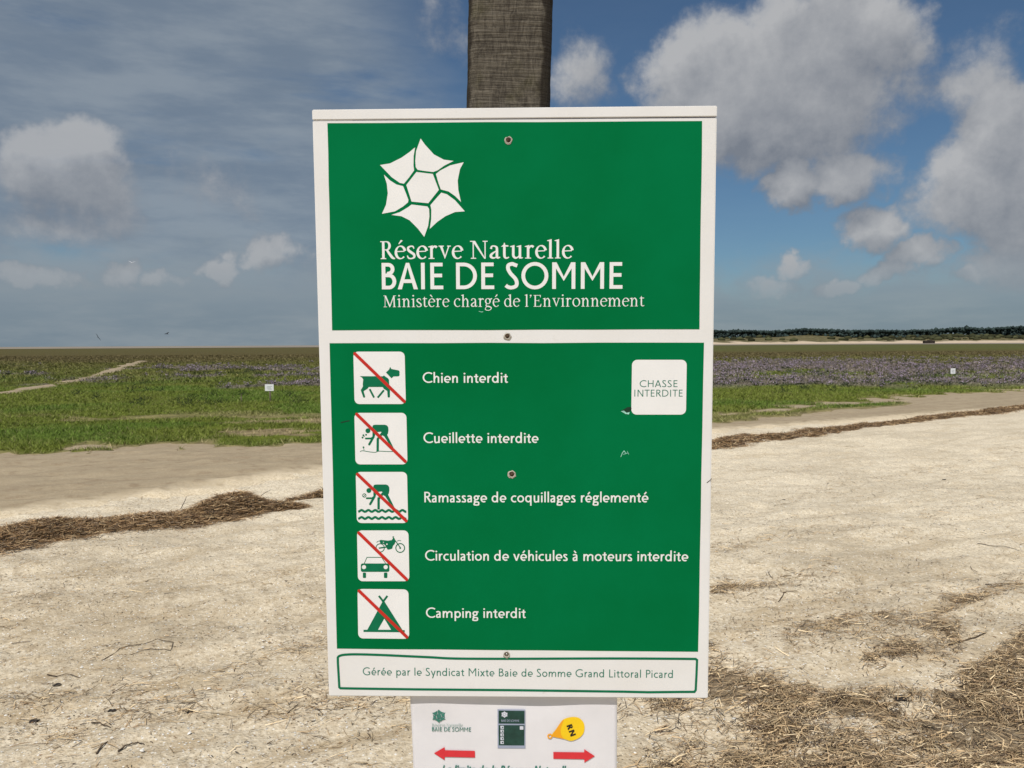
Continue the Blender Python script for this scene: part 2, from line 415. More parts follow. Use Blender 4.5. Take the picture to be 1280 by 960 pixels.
# ------------------------------------------------------------------ ground surfaces
def gh(x, y):                                   # height of the sand
    near = np.exp(-np.maximum(np.hypot(x, y) - 14, 0) / 12)
    c, s = math.cos(math.radians(30)), math.sin(math.radians(30))
    u = x * c + y * s; w = -x * s + y * c
    z = (fbm(u * .5, w * 1.3, 3, 3) - .5) * .10 + (fbm(u * 2.2, w * 4.5, 5, 4) - .5) * .075 + (fbm(x * 11, y * 14, 9, 3) - .5) * .030
    return z * near
def curve(pts):
    P = np.array([G(*p) for p in pts]); P = P[np.argsort(P[:, 0])]
    def f(x):
        y = np.interp(x, P[:, 0], P[:, 1])
        sl = (P[1, 1] - P[0, 1]) / (P[1, 0] - P[0, 0]); sr = (P[-1, 1] - P[-2, 1]) / (P[-1, 0] - P[-2, 0])
        y = np.where(x < P[0, 0], P[0, 1] + (x - P[0, 0]) * sl, y)
        return np.where(x > P[-1, 0], P[-1, 1] + (x - P[-1, 0]) * sr, y)
    return f
MARSH_EDGE = curve([(0, 568), (150, 566), (395, 558), (640, 541), (895, 519), (1000, 508), (1100, 500), (1280, 486)])
TRACK_EDGE = curve([(0, 648), (200, 620), (395, 592), (640, 566), (895, 541), (1010, 532), (1100, 525), (1280, 511)])
def axis(segs):
    out = [segs[0][0]]
    for (a, b, st0, grow) in segs:
        x = a; st = st0
        while x < b - 1e-6:
            x = min(b, x + st); st *= grow; out.append(x)
    return np.array(sorted(set(np.round(out, 4))))
def mirror_axis(half, st, far, grow):
    r = axis([(0, half, st, 1.0), (half, far, st * 1.2, grow)]); return np.array(sorted(set(np.concatenate([-r, r]))))
def grid(name, xs, ys, zf, mat_, colf=None, kind='structure', keep=None, label=None):
    X, Yv = np.meshgrid(xs, ys); x = X.ravel(); y = Yv.ravel(); z = zf(x, y)
    nx, ny = len(xs), len(ys)
    i = (np.arange(ny - 1)[:, None] * nx + np.arange(nx - 1)[None, :]).ravel()
    Fc = np.stack([i, i + 1, i + 1 + nx, i + nx], 1)
    if keep is not None:
        k = keep(x, y); Fc = Fc[k[Fc].any(1)]
        used = np.unique(Fc); mp = np.full(len(x), -1); mp[used] = np.arange(len(used)); Fc = mp[Fc]
        x, y, z = x[used], y[used], z[used]
    o = npmesh(name, np.stack([x, y, z], 1), Fc, mat_, {'tint': colf(x, y)} if colf else None, smooth=True)
    return tag(o, label, kind=kind)

yg = axis([(1.2, 14, .045, 1.0), (14, 9500, .06, 1.09)])
yg = np.concatenate([-axis([(0, 9000, .4, 1.22)])[::-1], axis([(0.3, 1.2, .15, 1.0)]), yg]); yg = np.array(sorted(set(yg)))
grid('ground', mirror_axis(7.5, .045, 9500, 1.10), yg, lambda x, y: gh(x, y), M_ground)

def track_d(x, y):
    n = (fbm(x * .9, y * .9, 21, 4) - .5) * 1.1 + (fbm(x * 5, y * 6, 23, 4) - .5) * .9
    return np.minimum(y - TRACK_EDGE(x) + n * .8, MARSH_EDGE(x) + .9 - y)
grid('sandy_track', mirror_axis(16, .10, 60, 1.12), axis([(4, 26, .07, 1.0), (26, 62, .1, 1.1)]),
     lambda x, y: gh(x, y) * .90 + np.clip(track_d(x, y) * .10, -.07, .026) - .0, M_track,
     lambda x, y: np.repeat(np.clip((y - TRACK_EDGE(x) + .2) / 1.6, 0, 1)[:, None], 3, 1),
     keep=lambda x, y: track_d(x, y) > -.8)

STRIP = [G(890, 528), G(950, 521), G(1030, 513), G(1120, 505)]
def seg_dist(x, y, pts):
    best = np.full(x.shape, 1e9)
    for a, b in zip(pts[:-1], pts[1:]):
        a = np.asarray(a); b = np.asarray(b); ab = b - a; L = ab @ ab
        t = np.clip(((x - a[0]) * ab[0] + (y - a[1]) * ab[1]) / L, 0, 1)
        best = np.minimum(best, np.hypot(x - a[0] - t * ab[0], y - a[1] - t * ab[1]))
    return best
PATH = [G(-260, 508), G(0, 495), G(60, 484), G(110, 474), G(140, 464), G(165, 456), G(178, 452)]
PD = lambda x, y: seg_dist(x, y, PATH)
def marsh_d(x, y):                                # distance inside the marsh, ragged
    n = (fbm(x * .55, y * .75, 31, 5) - .5) * 2.6 + (fbm(x * 1.8, y * 2.0, 37, 4) - .5) * 3.2
    d = y - MARSH_EDGE(x) + n
    strip = .55 - seg_dist(x, y, STRIP) + (fbm(x * 1.3, y * 1.3, 8, 3) - .5) * .6
    return np.maximum(d, strip)
def marsh_tint(x, y):
    n1 = fbm(x * .25, y * .35, 41, 5); n2 = fbm(x * .05, y * .09, 43, 4); n3 = fbm(x * .9, y * 1.1, 47, 4)
    px = 640 + F * x / np.maximum(y, 1); right = sstep(px, 600, 900)
    green = np.array([.128, .155, .024]); lush = np.array([.098, .148, .021]); olive = np.array([.106, .098, .028]); brown = np.array([.100, .076, .034])
    sand = np.array([.34, .265, .155]); mauve = np.array([.190, .150, .152]); fargreen = np.array([.100, .105, .034])
    c = green + (lush - green) * sstep(n1, .45, .65)[:, None]
    k = sstep(y + (n2 - .5) * 30, 30, 60); c = c + (olive - c) * (k * .85)[:, None]
    k = sstep(y + (n2 - .5) * 60, 70, 105) * (1 - sstep(y, 120, 190) * right); c = c + (brown - c) * (k * .8)[:, None]
    k = sstep(y + (n2 - .5) * 80, 120, 210); c = c + (fargreen - c) * (k * (.25 + .75 * right))[:, None]
    k = sstep(n2, .55, .72) * sstep(y, 60, 150); c = c + (brown - c) * (k * .6)[:, None]
    c = c + (mauve - c) * (lav(x, y) * .75)[:, None]
    e = marsh_d(x, y)
    bare = np.maximum((1 - sstep(e, .0, .5)), sstep(fbm(x * .45, y * 1.3, 47, 5), .56, .64) * (1 - sstep(y, 15.5, 20)) * (1 - right * .6))
    c = c + (sand - c) * (bare * .9)[:, None]
    return c
def lav(x, y):                                    # where the sea lavender flowers, 0..1
    px = 640 + F * x / np.maximum(y, 1); right = sstep(px, 560, 900)
    n = fbm(x * .30, y * .22, 51, 5)
    lo = 24 + 2.5 * right; band = sstep(y + (n - .5) * 9, lo, lo + 4) * (1 - sstep(y + (n - .5) * 30, 56, 88))
    midl = sstep(px, 120, 330)
    th = .66 - .11 * midl - .21 * right
    return band * sstep(n, th, th + .10)
grid('marsh', mirror_axis(22, .14, 9000, 1.075), axis([(9.5, 30, .10, 1.0), (30, 640, .13, 1.04)]),
     lambda x, y: np.clip(marsh_d(x, y) * .16, -.09, .035) + (fbm(x * .8, y * .8, 61, 4) - .5) * .10 * sstep(marsh_d(x, y), .2, 2.5) + gh(x, y) + .012
                  - .0,
     M_marsh, marsh_tint, keep=lambda x, y: marsh_d(x, y) > -.6)
def path_w(x, y): return .22 + .002 * y - PD(x, y) + (fbm(x * .6, y * .6, 77, 4) - .5) * 1.3
grid('footpath', axis([(-62, -12, .16, 1.0)]), axis([(18, 85, .16, 1.0)]),
     lambda x, y: .062 + np.clip(path_w(x, y) * .12, -.25, .03) + (fbm(x * .8, y * .8, 61, 4) - .5) * .04, M_track, lambda x, y: np.ones((len(x), 3)),
     keep=lambda x, y: path_w(x, y) > -1.2)
grid('mudflat', mirror_axis(900, 150, 9000, 1.3), axis([(560, 9300, 60, 1.25)]), lambda x, y: .16 + 0 * x, M_mud)

# ------------------------------------------------------------------ dunes and pine wood on the horizon
def ytop(c): return np.interp(c, [640, 740, 895, 930, 965, 1005, 1050, 1100, 1150, 1182, 1208, 1228, 1255, 1275, 1400, 1500, 1800], [428, 421, 412.3, 412.5, 413.6, 410.6, 412.6, 413.2, 413.2, 411.5, 409.5, 411.8, 410.5, 409.2, 411, 412, 417])
def dune_h(x, y):
    c = 640 + F * x / y
    h = (fbm(x * .012, y * .012, 91, 4) - .3) * 7 + 7.0
    ridge = 3.2 * np.exp(-((c - 1010) / 55) ** 2)
    env = sstep(c, 660, 760)
    foot = sstep(y + (fbm(x * .01, y * 0, 5, 3) - .5) * 60, 1040, 1200)
    return (np.maximum(h, 1.5) + ridge) * foot * env * (1 - sstep(y, 1500, 1750)) - .3
grid('dunes', axis([(40, 1800, 7, 1.0)]), axis([(990, 1780, 7, 1.0)]), dune_h, M_dune)

def ico(sub=1):
    bm = bmesh.new(); bmesh.ops.create_icosphere(bm, subdivisions=sub, radius=1)
    V = np.array([v.co[:] for v in bm.verts]); Fc = np.array([[v.index for v in f.verts] for f in bm.faces]); bm.free(); return V, Fc
IV, IF = ico(1)
def forest():
    n = 9000; Vs = []; Fs = []; Cs = []
    c = RNG.uniform(715, 1650, n); y = RNG.uniform(1215, 1420, n); x = (c - 640) / F * y
    top = (428.2 - ytop(c)) / F * 1300 + EYE
    g = dune_h(x, y)
    # the rising sand on the right shows in front of the wood
    for i in range(n):
        r = RNG.uniform(1.8, 3.4); hh = top[i] * RNG.uniform(.95, 1.0) + (0.9 if RNG.random() < .05 else 0) - r * .9
        hh = max(hh - (RNG.random() * 17 if i % 2 else 0), g[i] + 1)
        hh = max(hh, g[i] + 1)
        s = np.array([r, r, r * RNG.uniform(.75, 1.25)])
        v = IV * s * (1 + RNG.uniform(-.28, .28, (len(IV), 1))) + np.array([x[i], y[i], hh])
        Fs.append(IF + len(Vs) * len(IV)); Vs.append(v)
        col = np.array([.030, .046, .042]) * RNG.uniform(.88, 1.14); Cs.append(np.tile(col, (len(IV), 1)))  # distance haze put into the needle colour: paler and bluer
        # lower body of the tree mass
    V = np.concatenate(Vs)
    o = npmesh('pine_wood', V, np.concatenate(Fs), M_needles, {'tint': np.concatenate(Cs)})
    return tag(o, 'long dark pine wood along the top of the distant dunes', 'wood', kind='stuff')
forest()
def scrub():
    n = 1500; Vs = []; Fs = []; Cs = []
    c = RNG.uniform(700, 1650, n); y = RNG.uniform(1110, 1240, n); x = (c - 640) / F * y; g = dune_h(x, y)
    dens = sstep(c, 1080, 1180)
    for i in range(n):
        if g[i] < 4.0 or (RNG.random() > .12 + .88 * dens[i]): continue
        r = RNG.uniform(1.8, 4.2); s = np.array([r * 1.6, r, r * .75])
        Fs.append(IF + len(Vs) * len(IV)); Vs.append(IV * s * (1 + RNG.uniform(-.25, .25, (len(IV), 1))) + np.array([x[i], y[i], g[i] + r * .3]))
        col = np.array([.050, .052, .024]) * RNG.uniform(.6, 1.3); Cs.append(np.tile(col, (len(IV), 1)))
    o = npmesh('dune_scrub', np.concatenate(Vs), np.concatenate(Fs), M_needles, {'tint': np.concatenate(Cs)})
    tag(o, 'dark olive scrub covering the dune slope below the pine wood', 'scrub', kind='stuff')
scrub()

# ------------------------------------------------------------------ marsh vegetation
def marsh_z(x, y):
    return np.clip(marsh_d(x, y) * .16, -.09, .035) + (fbm(x * .8, y * .8, 61, 4) - .5) * .10 * sstep(marsh_d(x, y), .2, 2.5) + gh(x, y) + .012
def blades(name, n, x0, x1, y0, y1, hgt, wid, label, cat, bias=1.0):
    y = y0 + (y1 - y0) * RNG.random(n) ** bias; x = RNG.uniform(-1, 1, n) * (y * .85 + 2)
    e = marsh_d(x, y)
    clump = fbm(x * 1.6, y * 2.0, 71, 3)
    k = (e > .10) & (path_w(x, y) < .05) & (RNG.random(n) < sstep(clump, .25, .6) + .25) & (x > x0) & (x < x1)
    t = marsh_tint(x, y)
    bare = t[:, 0] > .2
    k &= ~(bare & (RNG.random(n) < .85))
    x, y, t, clump = x[k], y[k], t[k], clump[k]; m = len(x); z = marsh_z(x, y)
    h = hgt * RNG.uniform(.45, 1.25, m) * (.6 + .9 * clump) * (1 + .035 * np.maximum(y - 12, 0) * 0); w = wid * (y / 14.0) ** .8 * RNG.uniform(.6, 1.3, m)
    a = RNG.uniform(0, 6.283, m); lx = RNG.normal(0, .9, m) * h; ly = RNG.normal(0, .9, m) * h
    dx = np.cos(a) * w / 2; dy = np.sin(a) * w / 2
    V = np.stack([np.stack([x - dx, y - dy, z - .01], 1), np.stack([x + dx, y + dy, z - .01], 1), np.stack([x + lx, y + ly, z + h], 1)], 1).reshape(-1, 3)
    dry = RNG.random(m) < .10; t = t * 1.28; t[dry] = t[dry] * .4 + np.array([.26, .21, .10]) * .6
    o = npmesh(name, V, np.arange(m * 3).reshape(-1, 3), M_blade, {'tint': np.repeat(t, 3, 0)})
    return tag(o, label, cat, kind='stuff')
blades('marsh_grass', 620000, -26, 34, 10.5, 34, .055, .015, 'short lush green grass covering the salt marsh beside the track', 'grass', 1.25)
blades('distant_marsh_plants', 240000, -90, 120, 34, 130, .10, .026, 'low olive and brown plants covering the far salt marsh', 'ground cover', 1.3)

def lavender():
    n = 90000
    y = RNG.uniform(22, 92, n); x = RNG.uniform(-1, 1, n) * (y * .9 + 2)
    k = (lav(x, y) * (.25 + .75 * sstep(fbm(x * 1.3, y * 1.0, 83, 3), .40, .6)) > RNG.random(n)) & (PD(x, y) > .9 + .006 * y) & (RNG.random(n) < .30 * np.sqrt(30 / y))
    x, y = x[k], y[k]; z = marsh_z(x, y); m = len(x)
    V = []; C = []
    q = 16
    for s in range(q):                             # little sprays of florets held over the leaves
        ang = RNG.uniform(0, 6.283, m); rad = RNG.uniform(0, .24, m) * np.sqrt(RNG.random(m)); hh = RNG.uniform(.06, .19, m)
        px = x + np.cos(ang) * rad; py = y + np.sin(ang) * rad; pz = z + hh
        sz = RNG.uniform(.012, .028, m) * (y / 34) ** .6
        a2 = RNG.uniform(0, 6.283, m); tl = RNG.uniform(-.6, .6, m)
        V.append(np.stack([np.stack([px - np.cos(a2) * sz, py - np.sin(a2) * sz, pz - sz * tl], 1), np.stack([px + np.cos(a2) * sz, py + np.sin(a2) * sz, pz], 1), np.stack([px + sz * tl, py, pz + sz * 1.5], 1)], 1))
        c = np.array([.38, .30, .38]) * RNG.uniform(.6, 1.3, (m, 1)); g = RNG.random(m) < .42; c[g] = np.array([.115, .105, .062]); C.append(np.repeat(c[:, None], 3, 1))
    for s in range(7):                             # leaf rosette
        ang = RNG.uniform(0, 6.283, m); L = RNG.uniform(.10, .20, m); w = .03 * (y / 34) ** .5
        V.append(np.stack([np.stack([x - np.sin(ang) * w, y + np.cos(ang) * w, z], 1), np.stack([x + np.sin(ang) * w, y - np.cos(ang) * w, z], 1), np.stack([x + np.cos(ang) * L, y + np.sin(ang) * L, z + .09], 1)], 1))
        c = np.array([.040, .060, .022]) * RNG.uniform(.5, 1.3, (m, 1)); C.append(np.repeat(c[:, None], 3, 1))
    V = np.concatenate(V).reshape(-1, 3); C = np.concatenate(C).reshape(-1, 3)
    o = npmesh('sea_lavender', V, np.arange(len(V)).reshape(-1, 3), M_flower, {'tint': C})
    tag(o, 'drifts of mauve flowering sea lavender across the salt marsh', 'flowers', kind='stuff')
    print('lavender', m)
lavender()
def bushes():                                      # darker rounded tufts among the flowers
    n = 900; y = RNG.uniform(20, 75, n); x = RNG.uniform(-1, 1, n) * (y * .85); k = (marsh_d(x, y) > 2) & (PD(x, y) > 1.8) & (fbm(x * .3, y * .3, 19, 3) > .45)
    x, y = x[k], y[k]; z = marsh_z(x, y); m = len(x); Vs = []; Cs = []
    for s in range(46):
        a = RNG.uniform(0, 6.283, m); r = RNG.uniform(0, .26, m); h = RNG.uniform(.02, .20, m); L = RNG.uniform(.05, .1, m); b = RNG.uniform(0, 6.283, m)
        px, py, pz = x + np.cos(a) * r, y + np.sin(a) * r, z + h * (1 - (r / .3) ** 2)
        Vs.append(np.stack([np.stack([px, py, pz - .02], 1), np.stack([px + np.cos(b) * .022, py + np.sin(b) * .022, pz - .02], 1), np.stack([px + np.cos(b) * L, py + np.sin(b) * L, pz + L * .7], 1)], 1))
        Cs.append(np.repeat((np.array([.030, .044, .016]) * RNG.uniform(.6, 1.5, (m, 1)))[:, None], 3, 1))
    V = np.concatenate(Vs).reshape(-1, 3)
    o = npmesh('dark_marsh_tufts', V, np.arange(len(V)).reshape(-1, 3), M_blade, {'tint': np.concatenate(Cs).reshape(-1, 3)})
    tag(o, 'small dark green tufts dotted through the marsh grass', 'plants', kind='stuff')
bushes()

# ------------------------------------------------------------------ wrack: banks of matted straw and reed
STRAWC = np.array([[.38, .255, .135], [.29, .18, .085], [.18, .108, .055], [.56, .42, .24], [.060, .043, .030], [.33, .25, .17]])
def straws(P, direction, spread, Lr, Wr, lift=.01, tilt=.18, cols=STRAWC, probs=(.26, .28, .20, .10, .10, .06)):
    n = len(P); a = direction + RNG.normal(0, spread, n); L = RNG.uniform(*Lr, n) * RNG.uniform(.5, 1, n); w = RNG.uniform(*Wr, n)
    t = RNG.normal(0, tilt, n); bend = RNG.normal(0, .16, n) * L
    d = np.stack([np.cos(a) * np.cos(t), np.sin(a) * np.cos(t), np.sin(t)], 1); s = np.stack([-np.sin(a), np.cos(a), RNG.normal(0, .5, n)], 1); s /= np.linalg.norm(s, axis=1)[:, None]
    flat = np.stack([-np.sin(a), np.cos(a), 0 * a], 1)
    A = P - d * L[:, None] / 2; B = P + flat * bend[:, None] + np.array([0, 0, 1]) * (L * .05)[:, None]; C = P + d * L[:, None] / 2
    lo = P[:, 2:3] - lift * .3
    for q in (A, C): q[:, 2:3] = np.maximum(q[:, 2:3], lo)
    hw = s * (w / 2)[:, None]
    V = np.stack([A - hw, A + hw, B - hw, B + hw, C - hw * .5, C + hw * .5], 1) + np.array([0, 0, lift])
    base = (np.arange(n) * 6)[:, None]
    Fq = np.concatenate([base + np.array([[0, 2, 3, 1]]), base + np.array([[2, 4, 5, 3]])], 1).reshape(-1, 4)
    c = cols[RNG.choice(len(cols), n, p=probs)]
    return V.reshape(-1, 3), Fq, np.repeat(c, 6, 0)
def bank(name, pts, widths, heights, label, n, Lr=(.05, .22), Wr=(.0035, .008), step=.035, humps=()):
    """a lumpy ridge laid along ground points, thatched with straws; one object"""
    P = np.array([G(*p) for p in pts]); seg = np.linalg.norm(np.diff(P, axis=0), axis=1); S = np.concatenate([[0], np.cumsum(seg)]); L = S[-1]
    ns = int(L / step); s = np.linspace(0, L, ns); cx = np.interp(s, S, P[:, 0]); cy = np.interp(s, S, P[:, 1])
    W_ = np.interp(s, S, widths); H_ = np.interp(s, S, heights)
    tx = np.gradient(cx); ty = np.gradient(cy); tl = np.hypot(tx, ty); nx_, ny_ = -ty / tl, tx / tl
    nt = 26; t = np.linspace(-1, 1, nt)
    e = (fbm(s * 1.6, 0 * s, 5, 4) - .5)[:, None] * .7 * W_[:, None]
    off = t[None, :] * W_[:, None] / 2 * (.40 + 1.25 * fbm(s * 1.7, 0 * s + 3, 7, 5))[:, None] + e
    X = cx[:, None] + nx_[:, None] * off; Y = cy[:, None] + ny_[:, None] * off
    prof = np.maximum(0, 1 - np.abs(t[None, :]) ** 2.2)
    lump = .35 + 1.3 * fbm(X * 5, Y * 5, 13, 4) * (.55 + .9 * fbm(X * 1.2, Y * 1.2, 17, 3))
    ex = 0
    for (hs, hw, hh) in humps: ex = ex + hh * np.exp(-(((s - hs * L) / hw) ** 4))[:, None]
    Z = gh(X, Y) - .012 + prof * (H_[:, None] * lump + ex)
    V = np.stack([X, Y, Z], 2).reshape(-1, 3)
    i = (np.arange(ns - 1)[:, None] * nt + np.arange(nt - 1)[None, :]).ravel(); Fb = np.stack([i, i + nt, i + nt + 1, i + 1], 1)
    cb = np.tile(np.array([.12, .078, .042]), (len(V), 1)) * (.7 + .8 * fbm(V[:, 0] * 9, V[:, 1] * 9, 3, 3))[:, None]
    # straws scattered over the ridge and a thin fringe round it
    ii = RNG.integers(0, ns, n); jf = np.clip(RNG.normal(0, .48, n), -1.35, 1.35)
    inner = np.clip(((jf + 1) / 2 * (nt - 1)).astype(int), 0, nt - 1)
    out = np.abs(jf) > .98
    px = cx[ii] + nx_[ii] * (jf * W_[ii] / 2 + e[ii, 0]) + RNG.normal(0, .03, n); py = cy[ii] + ny_[ii] * (jf * W_[ii] / 2 + e[ii, 0]) + RNG.normal(0, .03, n)
    pz = np.where(out, gh(px, py), Z[ii, inner]) + RNG.random(n) * .012
    vs, fs, cs = straws(np.stack([px, py, pz], 1), math.atan2(P[-1, 1] - P[0, 1], P[-1, 0] - P[0, 0]), .75, Lr, Wr, lift=.006, tilt=.28)
    me_v = np.concatenate([V, vs]); me_f = np.concatenate([Fb, fs + len(V)]); me_c = np.concatenate([cb, cs])
    o = npmesh(name, me_v, me_f, M_straw, {'tint': me_c})
    return tag(o, label, 'wrack', kind='stuff')
bank('wrack_bank', [(-150, 712), (0, 676), (60, 668), (150, 660), (220, 650), (300, 636), (340, 635), (376, 635)],
     [.66, .70, .58, .54, .56, .60, .34, .03], [.05, .06, .045, .04, .04, .04, .025, .004],
     'thick brown bank of dried wrack lying across the pale sand left of the sign', 80000, Lr=(.03, .18), Wr=(.0025, .0065), humps=[(.30, .38, .05), (.80, .30, .095)])
bank('wrack_line', [(366, 622), (405, 615), (520, 602), (700, 580), (895, 556), (960, 546), (1040, 536), (1150, 525), (1230, 516), (1290, 509), (1500, 488)],
     [.05, .30, .42, .45, .70, .74, .46, .36, .56, .42, .42], [.03, .05, .035, .04, .055, .055, .04, .035, .045, .035, .035],
     'long thin line of brown wrack between the track and the pale sand right of the sign', 90000, Lr=(.04, .18), Wr=(.004, .009), step=.07)

def litter_density(px, py):
    """how much straw lies at a pixel of the foreground: the heap at the lower right and faint tide streaks"""
    heap = sstep(py - np.interp(px, [700, 885, 930, 1000, 1060, 1130, 1190, 1250, 1280, 1500], [880, 800, 822, 846, 862, 858, 842, 806, 790, 740]), -6, 34) * sstep(px, 770, 900)
    gap = np.exp(-(((px - 1045) / 42) ** 2 + ((py - 908) / 17) ** 2) * 1.2) + np.exp(-(((px - 890) / 30) ** 2 + ((py - 925) / 40) ** 2)) + .5 * np.exp(-(((px - 1010) / 40) ** 2 + ((py - 905) / 9) ** 2))
    d = heap * (1 - np.clip(gap, 0, 1) * .92)
    def streak(pts, w, k):
        yy = np.interp(px, [p[0] for p in pts], [p[1] for p in pts], left=-999, right=-999)
        return (1.7 if k < .35 and pts[0][0] > 850 else 1.15) * k * np.exp(-((py - yy) / w) ** 2)
    for pts, w, k in [([(-100, 905), (0, 885), (90, 872), (180, 850), (300, 828), (420, 798), (520, 780)], 10, .22), ([(60, 940), (160, 915), (260, 885), (330, 895), (400, 880), (520, 868)], 18, .20),
                      ([(-50, 860), (0, 748), (80, 752)], 12, .10), ([(130, 745), (200, 740), (300, 730)], 6, .10), ([(890, 742), (1000, 722), (1040, 705)], 9, .20),
                      ([(890, 690), (1010, 668), (1070, 664)], 8, .12), ([(940, 640), (1050, 605), (1130, 590), (1280, 566)], 7, .13), ([(980, 795), (1060, 782), (1130, 786), (1200, 800)], 22, .20),
                      ([(1170, 760), (1280, 730)], 12, .22), ([(1080, 835), (1160, 812), (1200, 815)], 13, .30), ([(1150, 650), (1280, 612)], 7, .10)]:
        d = d + streak(pts, w, k)
    return d
def litter():
    n = 900000
    y = 2.0 + 11 * RNG.random(n) ** 1.6; x = RNG.uniform(-1, 1, n) * (y * .80 + 1.0)
    # pixel of each point, used once to lay the litter out on the ground
    d = np.stack([x, y, np.full(n, -EYE)], 1); zc = d @ FW; px = CX + F * (d @ RT) / zc; py = CY - F * (d @ UP) / zc
    nz = fbm(x * 3.2, y * 4.2, 101, 5); nz2 = fbm(x * .9, y * 1.4, 103, 4)
    dens = litter_density(px, py) * sstep(nz, .28, .55) * 1.25 + .014 + .06 * sstep(nz2, .52, .66) * sstep(nz, .50, .66)
    k = (RNG.random(n) < dens * .36)
    tr = track_d(x, y) > 0
    k &= ~(tr & (RNG.random(n) < .25)); k &= marsh_d(x, y) < 0
    x, y, hp = x[k], y[k], dens[k]; m = len(x)
    z = gh(x, y) + np.where(hp > .5, RNG.random(m) * .028, RNG.random(m) * .004)
    n = 240000; x2 = RNG.uniform(.3, 4.6, n); y2 = RNG.uniform(2.3, 5.2, n)     # the heap itself lies thick
    d = np.stack([x2, y2, np.full(n, -EYE)], 1); zc = d @ FW; px = CX + F * (d @ RT) / zc; py = CY - F * (d @ UP) / zc
    q = litter_density(px, py); k = (RNG.random(n) < q * (.15 + .85 * sstep(fbm(x2 * 3.2, y2 * 4.2, 101, 5), .36, .58)) * .85) & (q > .22); x2, y2 = x2[k], y2[k]
    n = 70000; x3 = RNG.uniform(-1, 1, n); y3 = 2.3 + 8 * RNG.random(n) ** 1.4; x3 = x3 * (y3 * .75 + .6)   # crumbs
    k = (RNG.random(n) < .12 + .88 * sstep(fbm(x3 * 2.4, y3 * 3.4, 131, 5), .50, .64)) & (marsh_d(x3, y3) < 0); crumbs = (x3[k], y3[k])
    x = np.concatenate([x, x2]); y = np.concatenate([y, y2]); z = np.concatenate([z, gh(x2, y2) + RNG.random(len(x2)) ** 1.5 * .028])
    vs, fs, cs = straws(np.stack([x, y, z], 1), .45, .80, (.02, .15), (.0016, .0046), lift=.003, tilt=.14, cols=np.array([[.47, .35, .20], [.38, .27, .15], [.27, .185, .105], [.66, .52, .32], [.10, .072, .050], [.46, .36, .235]]))
    v2, f2, c2 = straws(np.stack([*crumbs, gh(*crumbs) + .001], 1), .45, .9, (.006, .035), (.0016, .0042), lift=.003, tilt=.15, probs=(.14, .24, .28, .04, .28, .02))
    fs = np.concatenate([fs, f2 + len(vs)]); vs = np.concatenate([vs, v2]); cs = np.concatenate([cs, c2])
    o = npmesh('straw_litter', vs, fs, M_straw, {'tint': cs})
    tag(o, 'loose brown straw and reed bits strewn over the sand in front', 'litter', kind='stuff'); print('litter', m)
litter()
def heap_floor():                                   # the matted layer under the straw at the lower right
    xs = np.arange(.4, 5.2, .022); ys = np.arange(1.8, 5.6, .022); X, Y = np.meshgrid(xs, ys); x = X.ravel(); y = Y.ravel()
    d = np.stack([x, y, np.full(len(x), -EYE)], 1); zc = d @ FW; px = CX + F * (d @ RT) / zc; py = CY - F * (d @ UP) / zc
    q = litter_density(px, py); f = fbm(x * 4, y * 5, 101, 5)
    z = gh(x, y) + (np.clip(q, 0, 1) - .90) * .03 + (f - .5) * .07 + (fbm(x * 22, y * 22, 5, 3) - .5) * .03
    z = np.minimum(z, gh(x, y) + .001 + .005 * fbm(x * 30, y * 30, 9, 2))
    nx, ny = len(xs), len(ys); i = (np.arange(ny - 1)[:, None] * nx + np.arange(nx - 1)[None, :]).ravel(); Fc = np.stack([i, i + 1, i + 1 + nx, i + nx], 1)
    k = z > gh(x, y) - .03; Fc = Fc[k[Fc].any(1)]
    o = npmesh('matted_straw', np.stack([x, y, z], 1), Fc, M_mat, smooth=True)
    tag(o, 'dark matted layer of rotting straw at the lower right of the sand', 'wrack', kind='stuff')
heap_floor()
def shells():
    n = 30000; y = 2.2 + 9 * RNG.random(n) ** 1.5; x = RNG.uniform(-1, 1, n) * (y * .78 + .8)
    k = (track_d(x, y) < -.1 + .9 * RNG.random(n) ** 2.5) & (RNG.random(n) < .25 + .75 * sstep(fbm(x * 2, y * 3, 111, 4), .45, .6)); x, y = x[k], y[k]; m = len(x); z = gh(x, y)
    r = RNG.uniform(.0022, .0060, m) * np.where(RNG.random(m) < .05, 2.0, 1); a = RNG.uniform(0, 6.283, m)
    V = np.zeros((m, 5, 3)); 
    for q in range(4):
        aa = a + q * 1.5708 + RNG.normal(0, .3, m); V[:, q] = np.stack([x + np.cos(aa) * r, y + np.sin(aa) * r * .8, z + RNG.uniform(0, .003, m)], 1)
    V[:, 4] = np.stack([x, y, z + r * .7], 1)
    b = (np.arange(m) * 5)[:, None]; Fc = np.concatenate([b + np.array([[q, (q + 1) % 4, 4]]) for q in range(4)], 1).reshape(-1, 3)
    c = np.where(RNG.random((m, 1)) < .8, np.array([[.82, .79, .72]]), np.array([[.62, .52, .38]]))
    o = npmesh('shell_fragments', V.reshape(-1, 3), Fc, M_shell, {'tint': np.repeat(c, 5, 0)})
    tag(o, 'small white broken shells scattered over the sand', 'shells', kind='stuff'); print('shells', m)
shells()

